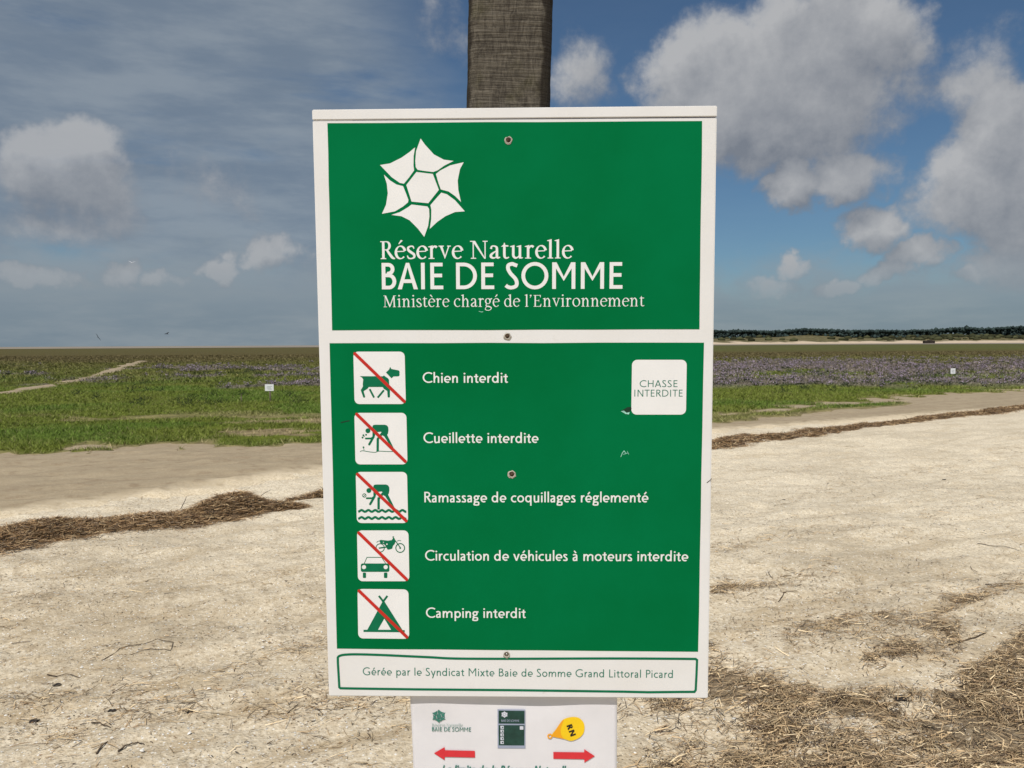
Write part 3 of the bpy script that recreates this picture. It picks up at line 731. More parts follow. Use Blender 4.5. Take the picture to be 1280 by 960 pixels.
# ------------------------------------------------------------------ twigs and bits one can pick out
def tube(name, pts, radii, m, parent=None, sides=6):
    V = []; Fc = []; P = [Vector(p) for p in pts]; n = len(P)
    for i, p in enumerate(P):
        t = (P[min(i + 1, n - 1)] - P[max(i - 1, 0)]).normalized(); u = t.cross(Vector((0, 0, 1)));
        if u.length < .05: u = t.cross(Vector((1, 0, 0)))
        u.normalize(); w = u.cross(t)
        for k in range(sides):
            a = 6.2832 * k / sides; V.append(p + (u * math.cos(a) + w * math.sin(a)) * radii[i])
    for i in range(n - 1):
        for k in range(sides): Fc.append((i * sides + k, i * sides + (k + 1) % sides, (i + 1) * sides + (k + 1) % sides, (i + 1) * sides + k))
    Fc.append(tuple(range(sides))[::-1]); Fc.append(tuple(range((n - 1) * sides, n * sides)))
    return pymesh(name, V, Fc, m, parent, True)
def ground_twig(name, pix, r0, r1, m, label, cat='twig', up=.004, forks=()):
    r0 *= .68; r1 *= .68
    pts = []
    rr = random.Random(len(pix) * 31 + int(pix[0][0]))
    P = [G(*p) for p in pix]
    for a, b in zip(P[:-1], P[1:]):
        for k in range(4):
            t = k / 4; pts.append((a[0] + (b[0] - a[0]) * t, a[1] + (b[1] - a[1]) * t))
    pts.append(tuple(P[-1])); n = len(pts); out = []; rad = []
    for i, (x, y) in enumerate(pts):
        z = float(gh(np.array([x]), np.array([y]))[0]) + r0 + up * (.4 + .6 * math.sin(i / n * 3.1)) + rr.uniform(-.002, .002)
        out.append((x + rr.uniform(-.003, .003), y + rr.uniform(-.004, .004), z)); rad.append(r0 + (r1 - r0) * i / (n - 1))
    o = tube(name, out, rad, m)
    return tag(o, label, cat)
TW = [([(126, 822), (150, 810), (190, 803), (216, 805), (214, 811), (180, 814), (160, 818)], .0030, .0018, M_twig, 'long thin dark stem looped back on itself on the sand left of the sign'),
      ([(60, 838), (74, 843), (101, 845)], .0042, .0020, M_twig, 'short dark twig on the bare sand at the far left, above the black weed scrap'),
      ([(1184, 812), (1205, 804), (1232, 797)], .0055, .0035, M_twig, 'straight brown stick on the sand above the straw heap at the right'),
      ([(1180, 866), (1200, 874), (1226, 888)], .0055, .0035, M_twig, 'grey stick slanting across the straw heap near the right edge'),
      ([(1102, 902), (1118, 909), (1142, 911)], .0065, .0040, M_twigpale, 'thick bleached stick lying flat in the middle of the straw heap'),
      ([(948, 872), (958, 876), (974, 877)], .0095, .0050, M_twigpale, 'short orange pale wood splinter on the straw beside the sign'),
      ([(930, 858), (950, 859)], .0050, .0035, M_twigpale, 'small pale reed stub lying level near the right edge of the sign'),
      ([(1112, 935), (1111, 920)], .0060, .0045, M_twigpale, 'upright looking pale reed piece low in the straw heap'),
      ([(1186, 898), (1206, 898)], .0050, .0035, M_twigpale, 'yellowish straight reed on the straw heap under the grey stick'),
      ([(973, 753), (980, 744), (996, 742)], .0040, .0022, M_twig, 'bent dark twig alone on the pale sand right of the sign'),
      ([(1222, 682), (1250, 685), (1274, 690)], .0040, .0020, M_twig, 'long dark twig on pale sand close to the right edge'),
      ([(148, 952), (158, 945), (172, 940), (181, 941)], .0048, .0025, M_twig, 'forked dark twig at the bottom left of the sand'),
      ([(121, 955), (134, 945)], .0050, .0030, M_twig, 'short thick dark twig at the very bottom left'),
      ([(357, 897), (366, 893), (373, 888)], .0045, .0025, M_twig, 'dark twig pointing up to the right beside the lower left of the sign'),
      ([(115, 912), (128, 918), (138, 922)], .0045, .0025, M_twig, 'rusty brown twig slanting down near the bottom left'),
      ([(228, 608), (232, 598), (236, 590)], .0035, .0018, M_twig, None)]
for pix, r0, r1, m, lab in TW[:-1]: ground_twig('twig', pix, r0, r1, m, lab)
# two stems that stand out of the wrack bank
def up_twig(px, py, dxp, dyp, lab):
    g = G(px, py); z = float(gh(np.array([g[0]]), np.array([g[1]]))[0]); s = g[1] / F
    pts = [(g[0], g[1], z + .02), (g[0] + dxp * s * .5 + .01, g[1] - .01, z + .04 + dyp * s * .55), (g[0] + dxp * s, g[1] - .02, z + .04 + dyp * s)]
    tag(tube('twig', pts, [.0035, .003, .0015], M_twig), lab, 'twig')
up_twig(226, 634, 9, 14, 'thin stem standing up out of the middle of the wrack bank')
up_twig(326, 618, 13, 5, 'thin stem sticking out of the top of the big wrack hump')
def weed(px, py, r, lab):
    g = G(px, py); z = float(gh(np.array([g[0]]), np.array([g[1]]))[0]); bm = bmesh.new(); rr = random.Random(px)
    bmesh.ops.create_icosphere(bm, subdivisions=2, radius=r)
    for v in bm.verts:
        k = rr.uniform(.45, 1.35); v.co = Vector((v.co.x * k * 1.5, v.co.y * k, max(v.co.z, -r * .2) * .45 * k))
    for _ in range(7):                              # frayed ends
        a = rr.uniform(0, 6.28); L = r * rr.uniform(1.4, 2.6); w = r * .16; h = rr.uniform(0, r * .6)
        q = [bm.verts.new(c) for c in ((-math.sin(a) * w, math.cos(a) * w, h * .4), (math.sin(a) * w, -math.cos(a) * w, h * .4), (math.cos(a) * L, math.sin(a) * L, h))]
        bm.faces.new(q)
    o = bm_obj('seaweed', bm, M_weed); o.location = (g[0], g[1], z + r * .12); tag(o, lab, 'seaweed')
weed(72, 857, .014, 'dark seaweed scrap below the short twig at the far left'); weed(42, 903, .018, 'flattened dark seaweed clump near the left edge')
weed(140, 895, .012, 'small black seaweed lump in the lower left sand'); weed(236, 898, .013, 'dark seaweed crumb on the tide streak left of the sign foot')
weed(1236, 728, .016, 'black seaweed lump on the pale sand near the right edge'); weed(1136, 715, .007, 'single tiny black crumb on the pale sand at the right')
weed(1084, 873, .016, 'black weed scrap in the straw heap left of the white shell'); weed(1128, 877, .024, 'larger black weed scrap in the middle of the straw heap')
weed(1180, 601, .016, 'dark crumb on the far pale sand at the right'); weed(980, 622, .016, 'dark crumb on pale sand right beside the sign')
weed(305, 592, .03, 'dark scrap lying on the damp track left of the sign')
def shell(px, py, r, lab):
    g = G(px, py); z = float(gh(np.array([g[0]]), np.array([g[1]]))[0]); V = []; Fc = []; nr, na = 4, 14
    for i in range(nr + 1):
        q = i / nr
        for j in range(na):
            a = 6.2832 * j / na; rr = r * q * (1 + .06 * math.cos(7 * a)); V.append((math.cos(a) * rr, math.sin(a) * rr * .8 - r * .1 * (1 - q), r * .5 * (1 - q * q)))
    for i in range(nr):
        for j in range(na): Fc.append((i * na + j, (i + 1) * na + j, (i + 1) * na + (j + 1) % na, i * na + (j + 1) % na))
    o = pymesh('shell', V, Fc, M_whshell, None, True); o.location = (g[0], g[1], z + .006); o.rotation_euler = (.3, .1, px); tag(o, lab, 'shell')
M_whshell = simple('clean_white_shell', (.84, .80, .72), .35, .5, .1, 300)
shell(1062, 874, .011, 'small white shell in the straw heap just right of the sign foot'); shell(1125, 876, .010, 'white shell against the larger black weed scrap')
shell(261, 868, .012, 'white shell on the sand at the end of the tide streak left of the sign'); shell(237, 928, .010, 'white shell low on the left sand')
shell(178, 955, .011, 'white shell at the very bottom of the left sand'); shell(1247, 868, .008, 'tiny white shell near the right edge of the straw heap')
shell(266, 655.5, .014, 'white shell on the front edge of the wrack bank')

# ------------------------------------------------------------------ small marker signs in the marsh
def marker(px, pyb, pyt, wpx, hpx, lean, postw, label, pm):
    g = G(px, pyb); Yd = g[1]; s = Yd / F; z0 = float(marsh_z(np.array([g[0]]), np.array([g[1]]))[0])
    e = empty('marker_sign', (g[0], g[1], z0), label, 'sign', 'small white marker signs in the marsh')
    Ht = (pyb - pyt) * s; w, h = wpx * s, hpx * s
    tube('post', [(0, 0, -.1), (lean * s * .3, 0, Ht * .4), (lean * s, 0, Ht - h * .2)], [postw, postw, postw * .95], pm, e, 8)
    bm = bmesh.new(); bmesh.ops.create_cube(bm, size=1)
    for v in bm.verts: v.co = Vector((v.co.x * w + lean * s, v.co.y * .012 - postw - .008, v.co.z * h + Ht - h / 2))
    bmesh.ops.bevel(bm, geom=list(bm.edges), offset=.003, segments=1, affect='EDGES')
    p = bm_obj('panel', bm, M_plate, e)
    V = []; Fc = []
    for k, (a, b, zz) in enumerate([(-.28, .30, .18), (-.30, .22, -.02), (-.2, .28, -.2)]):
        y = -postw - .0165; zc = Ht - h / 2 + zz * h
        V += [(lean * s + a * w, y, zc - h * .05), (lean * s + b * w, y, zc - h * .05), (lean * s + b * w, y, zc + h * .05), (lean * s + a * w, y, zc + h * .05)]; Fc.append(tuple(range(4 * k, 4 * k + 4)))
    pymesh('print', V, Fc, M_plateink, p)
marker(338.2, 505, 483, 11, 8.4, -.6, .026, 'small white sign on a grey stake in the grass left of the big board', M_wood)
marker(1189.5, 480, 462, 6, 6.8, 1.0, .014, 'tiny white sign on a thin pale stake by the purple flowers at the right', M_wood)
g = G(302, 505); z0 = float(marsh_z(np.array([g[0]]), np.array([g[1]]))[0])
tag(tube('stake', [(g[0], g[1], z0 - .05), (g[0] - .005, g[1], z0 + .12), (g[0] + .004, g[1], z0 + .22)], [.02, .019, .017], M_wood), 'short bare wooden stake in the grass left of the small white sign', 'stake')

# low hut before the dunes
def hut():
    Y = 960.0; p = at_dist(1161, 427.2, Y); s = Y / F
    e = empty('hut', (p[0], Y, 0), 'low dark brown hut at the foot of the distant dunes', 'hut')
    bm = bmesh.new()
    for (x0, x1, h) in [(-6, -1.6, 2.6), (-1.6, 3.2, 3.3), (3.2, 6.2, 2.8)]:
        r = bmesh.ops.create_cube(bm, size=1)
        for v in r['verts']: v.co = Vector(((v.co.x + .5) * (x1 - x0 - .02) + x0, v.co.y * 5, (v.co.z + .5) * h))
    bm_obj('wall', bm, M_hut, e)
    bm = bmesh.new()
    for (x0, x1, h) in [(-6.3, -1.7, 2.62), (-1.6, 3.4, 3.32), (3.45, 6.5, 2.82)]:
        vs = [bm.verts.new(c) for c in ((x0, -2.8, h), (x1, -2.8, h), (x1, 2.8, h), (x0, 2.8, h), (x0, 0, h + .9), (x1, 0, h + .9))]
        for f in ((0, 1, 5, 4), (2, 3, 4, 5), (1, 2, 5), (3, 0, 4), (0, 3, 2, 1)): bm.faces.new([vs[i] for i in f])
    bm_obj('roof', bm, M_hutroof, e)
    for k, xx in enumerate((-4, .6, 4.6)):
        pymesh('window', [(xx - .6, -2.51, 1), (xx + .6, -2.51, 1), (xx + .6, -2.51, 1.9), (xx - .6, -2.51, 1.9)], [(0, 1, 2, 3)], M_black, e)
hut()

# ------------------------------------------------------------------ birds
def bird(px, py, Yd, span, roll, yaw, dihedral, m, label):
    p = at_dist(px, py, Yd); e = empty('bird', tuple(p), label, 'bird'); e.rotation_euler = (.15, roll, yaw)
    V = []; Fc = []; prof = [(-.34, .012), (-.26, .03), (-.12, .062), (.02, .078), (.14, .062), (.21, .046), (.27, .044), (.31, .026), (.36, .004)]
    for (y, r) in prof:
        for k in range(8): a = 6.2832 * k / 8; V.append((math.cos(a) * r * span, y * span, math.sin(a) * r * .9 * span))
    for i in range(len(prof) - 1):
        for k in range(8): Fc.append((i * 8 + k, i * 8 + (k + 1) % 8, (i + 1) * 8 + (k + 1) % 8, (i + 1) * 8 + k))
    pymesh('body', V, Fc, m, e, True)
    pymesh('tail', [(-.03 * span, -.30 * span, 0), (.03 * span, -.30 * span, 0), (.09 * span, -.46 * span, .005), (-.09 * span, -.46 * span, .005), (0, -.36 * span, .012 * span)], [(0, 1, 4), (1, 2, 4), (2, 3, 4), (3, 0, 4)], m, e)
    for s in (-1, 1):
        c, q = math.cos(dihedral), math.sin(dihedral)
        def w(x, y, t): return (s * x * c * span, y * span, (x * q + t) * span)
        top = [w(.05, .13, .02), w(.28, .19, .03), w(.52, .05, .0), w(.62, -.08, -.01), w(.45, -.08, -.004), w(.28, -.07, .0), w(.05, -.10, .01)]
        bot = [(x, y, z - .012 * span) for x, y, z in top]; n = len(top)
        fs = [tuple(range(n)), tuple(range(n, 2 * n))[::-1]] + [(i, i + n, (i + 1) % n + n, (i + 1) % n) for i in range(n)]
        pymesh('wing', top + bot, fs, m, e)
bird(122.5, 421.4, 75, .62, 1.05, .5, .12, M_birdd, 'dark bird banking just above the horizon at the far left')
bird(208.5, 417.3, 80, .55, -.35, 1.2, .25, M_birdd, 'small dark bird flying level over the marsh, right of the other one')
bird(165, 328.5, 95, .72, .05, .3, .50, M_birdw, 'white gull with raised wings against the low clouds at the left')

# ------------------------------------------------------------------ flat print: strokes and outlines joined into clean meshes
def spl(pts, n=6, closed=False):
    """smooth curve through points (x, y[, w])"""
    P = [tuple(map(float, p)) for p in pts]; m = len(P); out = []
    rng = range(m if closed else m - 1)
    for i in rng:
        g = lambda k: P[k % m] if closed else P[max(0, min(m - 1, k))]
        a, b, c, d = g(i - 1), g(i), g(i + 1), g(i + 2)
        for k in range(n):
            t = k / n
            out.append(tuple(.5 * (2 * b[q] + (c[q] - a[q]) * t + (2 * a[q] - 5 * b[q] + 4 * c[q] - d[q]) * t * t + (3 * b[q] - a[q] - 3 * c[q] + d[q]) * t ** 3) for q in range(len(b))))
    if not closed: out.append(P[-1])
    return out
def arc(cx, cy, rx, ry, a0, a1, n=18, wf=None):
    out = []
    for i in range(n + 1):
        a = math.radians(a0 + (a1 - a0) * i / n); p = (cx + rx * math.cos(a), cy + ry * math.sin(a))
        out.append(p + ((wf(a),) if wf else ()))
    return out
def stroke_faces(pts, w, closed=False):
    """quads covering a stroke of width w (or per-point widths)"""
    P = []
    for p in pts:
        if not P or math.hypot(p[0] - P[-1][0], p[1] - P[-1][1]) > 1e-4: P.append(p)
    if closed and math.hypot(P[0][0] - P[-1][0], P[0][1] - P[-1][1]) < 1e-4: P.pop()
    n = len(P); Lf = []; Rt = []
    for i in range(n):
        p = P[i]; a = P[(i - 1) % n] if (closed or i > 0) else None; b = P[(i + 1) % n] if (closed or i < n - 1) else None
        def un(q, r): d = math.hypot(r[0] - q[0], r[1] - q[1]); return ((r[0] - q[0]) / d, (r[1] - q[1]) / d)
        d1 = un(a, p) if a else un(p, b); d2 = un(p, b) if b else d1
        nx, ny = -(d1[1] + d2[1]), d1[0] + d2[0]; L = math.hypot(nx, ny) or 1; nx /= L; ny /= L
        cs = max(.35, nx * -d1[1] + ny * d1[0]); hw = (p[2] if len(p) > 2 else w) / 2 / cs
        Lf.append((p[0] + nx * hw, p[1] + ny * hw)); Rt.append((p[0] - nx * hw, p[1] - ny * hw))
    fs = []
    for i in range(n if closed else n - 1):
        j = (i + 1) % n; fs.append([Rt[i], Rt[j], Lf[j], Lf[i]])
    return fs
def ccw(p):
    A = sum(p[i][0] * p[(i + 1) % len(p)][1] - p[(i + 1) % len(p)][0] * p[i][1] for i in range(len(p)))
    return p if A > 0 else p[::-1]
def disc(cx, cy, r, n=14, ry=None): return [(cx + r * math.cos(6.2832 * i / n), cy + (ry or r) * math.sin(6.2832 * i / n)) for i in range(n)]
def ring(cx, cy, r, w, n=22): return stroke_faces([(cx + r * math.cos(6.2832 * i / n), cy + r * math.sin(6.2832 * i / n)) for i in range(n)], w, True)
def region(add, sub=(), clip=None):
    """union of faces minus other faces -> (verts, triangles)"""
    V = []; Fs = []
    def tri(fs):
        out = []
        for f in fs:
            if len(f) == 4:
                for t in ([f[0], f[1], f[2]], [f[0], f[2], f[3]]):
                    if abs((t[1][0] - t[0][0]) * (t[2][1] - t[0][1]) - (t[2][0] - t[0][0]) * (t[1][1] - t[0][1])) > 1e-7: out.append(t)
            else: out.append(f)
        return out
    add = tri(add); sub = tri(sub)
    for f in list(add) + list(sub) + ([clip] if clip else []):
        f = ccw(f); Fs.append(list(range(len(V), len(V) + len(f)))); V += [Vector((x, y)) for x, y in f]
    na, ns = len(add), len(sub)
    vo, eo, fo, ov, oe, of = delaunay_2d_cdt(V, [], Fs, 1, 1e-5)
    keep = []
    for f, o in zip(fo, of):
        if any(i < na for i in o) and not any(na <= i < na + ns for i in o) and (not clip or (na + ns) in o): keep.append(tuple(f))
    return [(v[0], v[1]) for v in vo], keep

# ---- letters: cap height 100.  Each entry: advance, strokes/polygons.  S(points, width) is a stroke, a bare list a polygon.
class S:
    def __init__(s, pts, w=None, closed=False): s.p, s.w, s.c = pts, w, closed
def sans(ch, w, X=65):
    h = w / 2; A_ = 102
    def stem(x, a, b): return S([(x, a), (x, b)])
    def bowl(cx, rx, cy=None, ry=None): return S(arc(cx, X / 2 if cy is None else cy, rx - h, (X / 2 + 1 if ry is None else ry) - h, 0, 354, 22), closed=True)
    def acc(cx, up=True): return S([(cx - 7, X + 10), (cx + 9, X + 32)] if up else [(cx - 9, X + 32), (cx + 7, X + 10)], w * .92)
    def arch(x0, x1): return S(spl([(x0 + h, X * .52), (x0 + h + (x1 - x0) * .18, X * .80), (x0 + (x1 - x0) * .55, X + 1 - h), (x1 - h - 1.5, X * .80), (x1 - h, X * .55), (x1 - h, X * .2)]) + [(x1 - h, 0)])
    c = ch
    if c == 'A': return 76, [[(0, 0), (w * 1.12, 0), (37, 83), (37, 100), (31, 100)], [(74, 0), (74 - w * 1.12, 0), (37, 83), (37, 100), (43, 100)], [(20, 24), (54, 24), (50, 24 + w), (24, 24 + w)]]
    if c == 'B': return 68, [stem(10 + h, 0, 100), S([(10, 100 - h), (34, 100 - h)] + arc(34, 76.5, 21 - h + 2, 23.5 - h, 85, -85, 12) + [(34, 53 + 0), (10, 53)]), S([(10, 53), (36, 53)] + arc(36, 26.5 + h / 2, 25 - h + 2, 26.5 - h / 2, 85, -85, 12) + [(36, h), (10, h)])]
    if c == 'C': return 84, [S(arc(53, 50, 49 - h, 51.5 - h, 50, 310, 26))]
    if c == 'D': return 92, [stem(10 + h, 0, 100), S([(10, 100 - h), (38, 100 - h)] + arc(38, 50, 48 - h, 50 - h, 86, -86, 20) + [(38, h), (10, h)])]
    if c == 'E': return 62, [stem(10 + h, 0, 100), S([(10, 100 - h), (55, 100 - h)]), S([(10, 52), (53, 52)]), S([(10, h), (57, h)])]
    if c == 'G': return 94, [S(arc(53, 50, 49 - h, 51.5 - h, 50, 303, 26) + [(86 - h, 12)]), S([(86 - h, 10), (86 - h, 47)]), S([(60, 47 - h), (86, 47 - h)])]
    if c == 'H': return 86, [stem(10 + h, 0, 100), stem(76 - h, 0, 100), S([(10, 53), (76, 53)])]
    if c == 'I': return 34, [stem(10 + h, 0, 100)]
    if c == 'L': return 56, [stem(10 + h, 0, 100), S([(10, h), (54, h)])]
    if c == 'M': return 104, [stem(10 + h, 0, 100), stem(94 - h, 0, 100), [(10, 100), (10 + w * 1.15, 100), (52, 46), (52, 30)], [(94, 100), (94 - w * 1.15, 100), (52, 46), (52, 30)]]
    if c == 'N': return 90, [stem(10 + h, 0, 100), stem(80 - h, 0, 100), [(10, 100), (10 + w * 1.1, 100), (80, 0), (80 - w * 1.1, 0)]]
    if c == 'O': return 106, [S(arc(53, 50, 49 - h, 51.5 - h, 0, 352, 30), closed=True)]
    if c == 'P': return 60, [stem(10 + h, 0, 100), S([(10, 100 - h), (32, 100 - h)] + arc(32, 72, 26 - h + 1, 28 - h, 85, -85, 14) + [(32, 44 + h), (10, 44 + h)])]
    if c == 'R': return 68, [stem(10 + h, 0, 100), S([(10, 100 - h), (34, 100 - h)] + arc(34, 73.5, 25 - h + 1, 26.5 - h, 85, -85, 14) + [(34, 47 + h), (10, 47 + h)]), [(28, 47), (28 + w * 1.15, 52), (70, 0), (70 - w * 1.25, 0)]]
    if c == 'S': return 58, [S(spl([(47, 92 - h * .6), (38, 98 - h), (28, 101.5 - h), (13 + h * .3, 93 - h * .5), (7 + h, 76), (15 + h, 60), (30, 50.5), (44 - h * .6, 39), (52 - h, 25), (45 - h * .4, 8 + h * .5), (27, -1.5 + h), (14, 2 + h * .8), (5, 9 + h * .7)], 5))]
    if c == 'T': return 62, [stem(31, 0, 100), S([(0, 100 - h), (62, 100 - h)])]
    if c in 'aà': return 54, [S(spl([(9, X * .80 + 2), (16, X - h * .8 - 1), (26, X + 1 - h), (40 - h * .6, X * .84), (44 - h, X * .6), (44 - h, 12)]) + [(44 - h, 0)]),
                              S(spl([(44 - h, X * .58), (30, X * .55), (12 + h * .3, X * .43), (5 + h, X * .25), (11 + h * .5, 2 + h * .6), (22, -1 + h), (35, 5 + h * .6), (44 - h, 15)]))] + ([acc(26, False)] if c == 'à' else [])
    if c == 'c': return 53, [S(arc(34, X / 2, 30 - h, X / 2 + 1 - h, 56, 304, 18))]
    if c == 'd': return 68, [bowl(31, 27), stem(58 - h, 0, A_)]
    if c in 'eéè': return 62, [S([(5, X * .47 - 1), (57, X * .47 - 1)], w * .88), S(arc(32, X / 2, 28 - h, X / 2 + 1 - h, -2, 305, 22))] + ([acc(32, c == 'é')] if c != 'e' else [])
    if c == 'g': return 58, [S(arc(27, X * .66, 22 - h, X * .35 - h + 1, 0, 352, 18), closed=True), S([(38, X - h), (56, X - h)]), S(spl([(20, X * .34), (13, X * .22), (14, X * .10), (28, X * .05)], 4) + spl([(28, X * .05), (44, 1), (53 - h, -11), (44, -25 + h * .3), (27, -32 + h), (10, -26 + h * .5), (4 + h, -14), (13, -2), (26, 3)], 4))]
    if c == 'h': return 62, [stem(8 + h, 0, A_), arch(8, 54)]
    if c == 'i': return 27, [stem(8 + h, 0, X), disc(8 + h, X + 22, w * .62, 12)]
    if c == 'l': return 27, [stem(8 + h, 0, A_)]
    if c == 'm': return 98, [stem(8 + h, 0, X), arch(8, 50), arch(50 - w, 90)]
    if c == 'n': return 62, [stem(8 + h, 0, X), arch(8, 54)]
    if c == 'o': return 66, [bowl(33, 29)]
    if c == 'p': return 68, [bowl(37, 27), stem(10 + h, -32, X)]
    if c == 'q': return 68, [bowl(31, 27), stem(58 - h, -32, X)]
    if c == 'r': return 41, [stem(8 + h, 0, X), S(spl([(8 + h, X * .52), (8 + h + 6, X * .80), (26, X - h + 0), (38, X - h + 1)]))]
    if c == 's': return 46, [S(spl([(36, X * .88 - h * .3), (25, X + 1 - h), (11 + h * .3, X * .90 - h * .2), (6 + h, X * .74), (14 + h, X * .58), (26, X * .48), (36 - h * .3, X * .36), (41 - h, X * .22), (34 - h * .2, 4 + h * .4), (21, -1 + h), (5, 5 + h * .4)], 5))]
    if c == 't': return 40, [S([(14 + h, X + 17)] + spl([(14 + h, X), (14 + h, 18), (17 + h, 5 + h * .4), (27, -1 + h), (37, 2 + h)])), S([(2, X - h), (36, X - h)])]
    if c == 'u': return 62, [stem(54 - h, 0, X), S([(8 + h, X)] + spl([(8 + h, X * .5), (8 + h + 1, X * .25), (20, 1 + h * .5), (30, -1 + h), (44, X * .14), (54 - h, X * .40)]))]
    if c == 'v': return 56, [[(1, X), (1 + w * 1.1, X), (28 + w * .45, 0), (28 - w * .45, 0)], [(55, X), (55 - w * 1.1, X), (28 - w * .45, 0), (28 + w * .45, 0)]]
    if c == 'x': return 56, [[(2, X), (2 + w * 1.3, X), (54, 0), (54 - w * 1.3, 0)], [(54, X), (54 - w * 1.3, X), (2, 0), (2 + w * 1.3, 0)]]
    if c == 'y': return 56, [[(1, X), (1 + w * 1.1, X), (28 + w * .5, 4), (28 - w * .45, 0)], [(55, X), (55 - w * 1.1, X), (14, -32), (14 + w * 1.1, -32)]]
    if c == ' ': return 32, []
    return 60, []
def serif(ch, tk, X=74):
    tn = tk * .40; A_ = 106; f = []
    def wf(st=20, k=1.4): return lambda a: tn + (tk * 1.04 - tn) * abs(math.cos(a - math.radians(st))) ** k
    def bar(x0, x1, y): return [(x0, y), (x1, y), (x1 - 2, y + tn), (x0 + 2, y + tn)]
    def tbar(x0, x1, y): return [(x0, y), (x1, y), (x1 - 2, y - tn), (x0 + 2, y - tn)]
    def stem(x, a, b): return S([(x, a), (x, b)], tk)
    def foot(x, y=0, l=9): return bar(x - tk / 2 - l, x + tk / 2 + l, y)
    def flag(x, y): return [(x - tk / 2 - 11, y - 8), (x - tk / 2 - 11, y - 5), (x + tk / 2, y + 2), (x + tk / 2, y - 10), (x - tk / 2, y - 10)]
    def arch(x0, x1): return S(spl([(x0, X * .66, tn), (x0 + (x1 - x0) * .35, X * .92, tn * 1.2), (x0 + (x1 - x0) * .68, X - tk * .38, tk * .85), (x1, X * .70, tk), (x1, X * .4, tk)]) + [(x1, 0, tk)])
    def acc(cx, up=True): return [(cx - 9, X + 11), (cx - 5, X + 9), (cx + 15, X + 29), (cx + 5, X + 33)] if up else [(cx + 9, X + 11), (cx + 5, X + 9), (cx - 15, X + 29), (cx - 5, X + 33)]
    c = ch
    if c == 'R': return 80, [stem(21, 0, 100), foot(21), tbar(4, 30, 100), S([(21, 100 - tn / 2, tn), (38, 100 - tn / 2, tn)] + arc(38, 74.5, 22 - tk / 2 + 2, 25.5 - tn / 2, 85, -85, 14, lambda a: tn + (tk - tn) * math.cos(a) ** 1.2 if math.cos(a) > 0 else tn) + [(38, 49 + tn / 2, tn), (21, 49 + tn / 2, tn)]), S(spl([(40, 52, tk * .8), (55, 28, tk), (70, 8, tk), (84, 2, tn)]))]
    if c == 'N': return 104, [S([(20, 0), (20, 100)], tn * 1.1), S([(84, 0), (84, 100)], tn * 1.1), [(14, 100), (14 + tk * 1.2, 100), (86, 0), (86 - tk * .5, 0)], bar(6, 36, 0), tbar(2, 26, 100), tbar(70, 99, 100)]
    if c == 'M': return 118, [S([(17, 0), (19, 100)], tn * 1.1), S([(96, 0), (93, 100)], tk), [(14, 100), (14 + tk * 1.2, 100), (60, 12), (58, 0), (54, 0)], [(97, 100), (90, 100), (55, 8), (56, 0), (60, 0)], bar(4, 34, 0), foot(96), tbar(4, 24, 100), tbar(88, 112, 100)]
    if c == 'E': return 82, [stem(22, 0, 100), S([(8, tn / 2), (70, tn / 2)], tn), S([(8, 100 - tn / 2), (68, 100 - tn / 2)], tn), S([(22, 52), (54, 52)], tn), [(68, 100), (68, 80), (65, 80), (60, 100 - tn)], [(54, 65), (54, 40), (51, 45), (50, 52), (51, 60)], [(74, 24), (70, 24), (60, tn), (66, 0), (70, 0)]]
    if c == 'a': return 64, [S(spl([(12, X * .74, tk * .9), (16, X * .92, tk * .6), (28, X - tn * .6, tn * 1.3), (42, X * .86, tk * .85), (44, X * .62, tk), (44, X * .2, tk), (48, 5, tk * .8), (61, 8, tn)])),
                              S(spl([(44, X * .60, tn), (28, X * .48, tn * 1.5), (13, X * .30, tk * .95), (12, X * .14, tk), (24, 4, tk * .7), (36, 7, tn * 1.2), (44, 16, tn)]))]
    if c == 'c': return 60, [S(arc(35, X / 2, 27, X / 2 - 2, 48, 312, 20, wf(15))), disc(50, X * .82, tk * .55, 10)]
    if c == 'd': return 74, [S(arc(32, X / 2 - 1, 24, X / 2 - 2, 10, 350, 24, wf(15))), stem(54, 4, A_ - 2), flag(54, A_), [(54 - tk / 2, 0), (54 + tk / 2, 0), (70, 3), (70, 7), (54, 8)]]
    if c in 'eéè': return 64, [S([(12, X * .56), (55, X * .56 + 2)], tn), S(arc(34, X / 2, 25, X / 2 - 2, 14, 318, 24, wf(15)))] + ([acc(32, c == 'é')] if c != 'e' else [])
    if c == 'g': return 66, [S(arc(29, X * .66, 19, X * .31, 0, 354, 20, wf(10)), closed=True), [(42, X - 5), (64, X + 1), (64, X - 8), (46, X - 13)], S(spl([(22, X * .36, tn), (13, X * .22, tn * 1.4), (18, X * .08, tk * .8), (40, X * .03, tk), (57, -8, tk * .8), (50, -25, tn * 1.4), (28, -31, tn * 1.2), (8, -23, tn * 1.5), (12, -6, tn * 1.2), (26, X * .06, tn)], 5))]
    if c == 'h': return 80, [stem(20, 0, A_ - 2), flag(20, A_), foot(20), arch(24, 58), foot(58)]
    if c == 'i': return 40, [stem(20, 0, X - 2), flag(20, X), foot(20), disc(19, X + 24, tk * .66, 12)]
    if c == 'l': return 40, [stem(20, 0, A_ - 2), flag(20, A_), foot(20)]
    if c == 'm': return 120, [stem(20, 0, X - 2), flag(20, X), foot(20), arch(24, 58), foot(58), arch(62, 98), foot(98)]
    if c == 'n': return 80, [stem(20, 0, X - 2), flag(20, X), foot(20), arch(24, 58), foot(58)]
    if c == 'o': return 74, [S(arc(37, X / 2, 27, X / 2 - 2, 0, 354, 26, wf(18)), closed=True)]
    if c == 'r': return 56, [stem(20, 0, X - 2), flag(20, X), foot(20, l=10), S(spl([(22, X * .68, tn), (32, X * .92, tn * 1.6), (42, X * .93, tk * .9), (49, X * .86, tk * .95)]))]
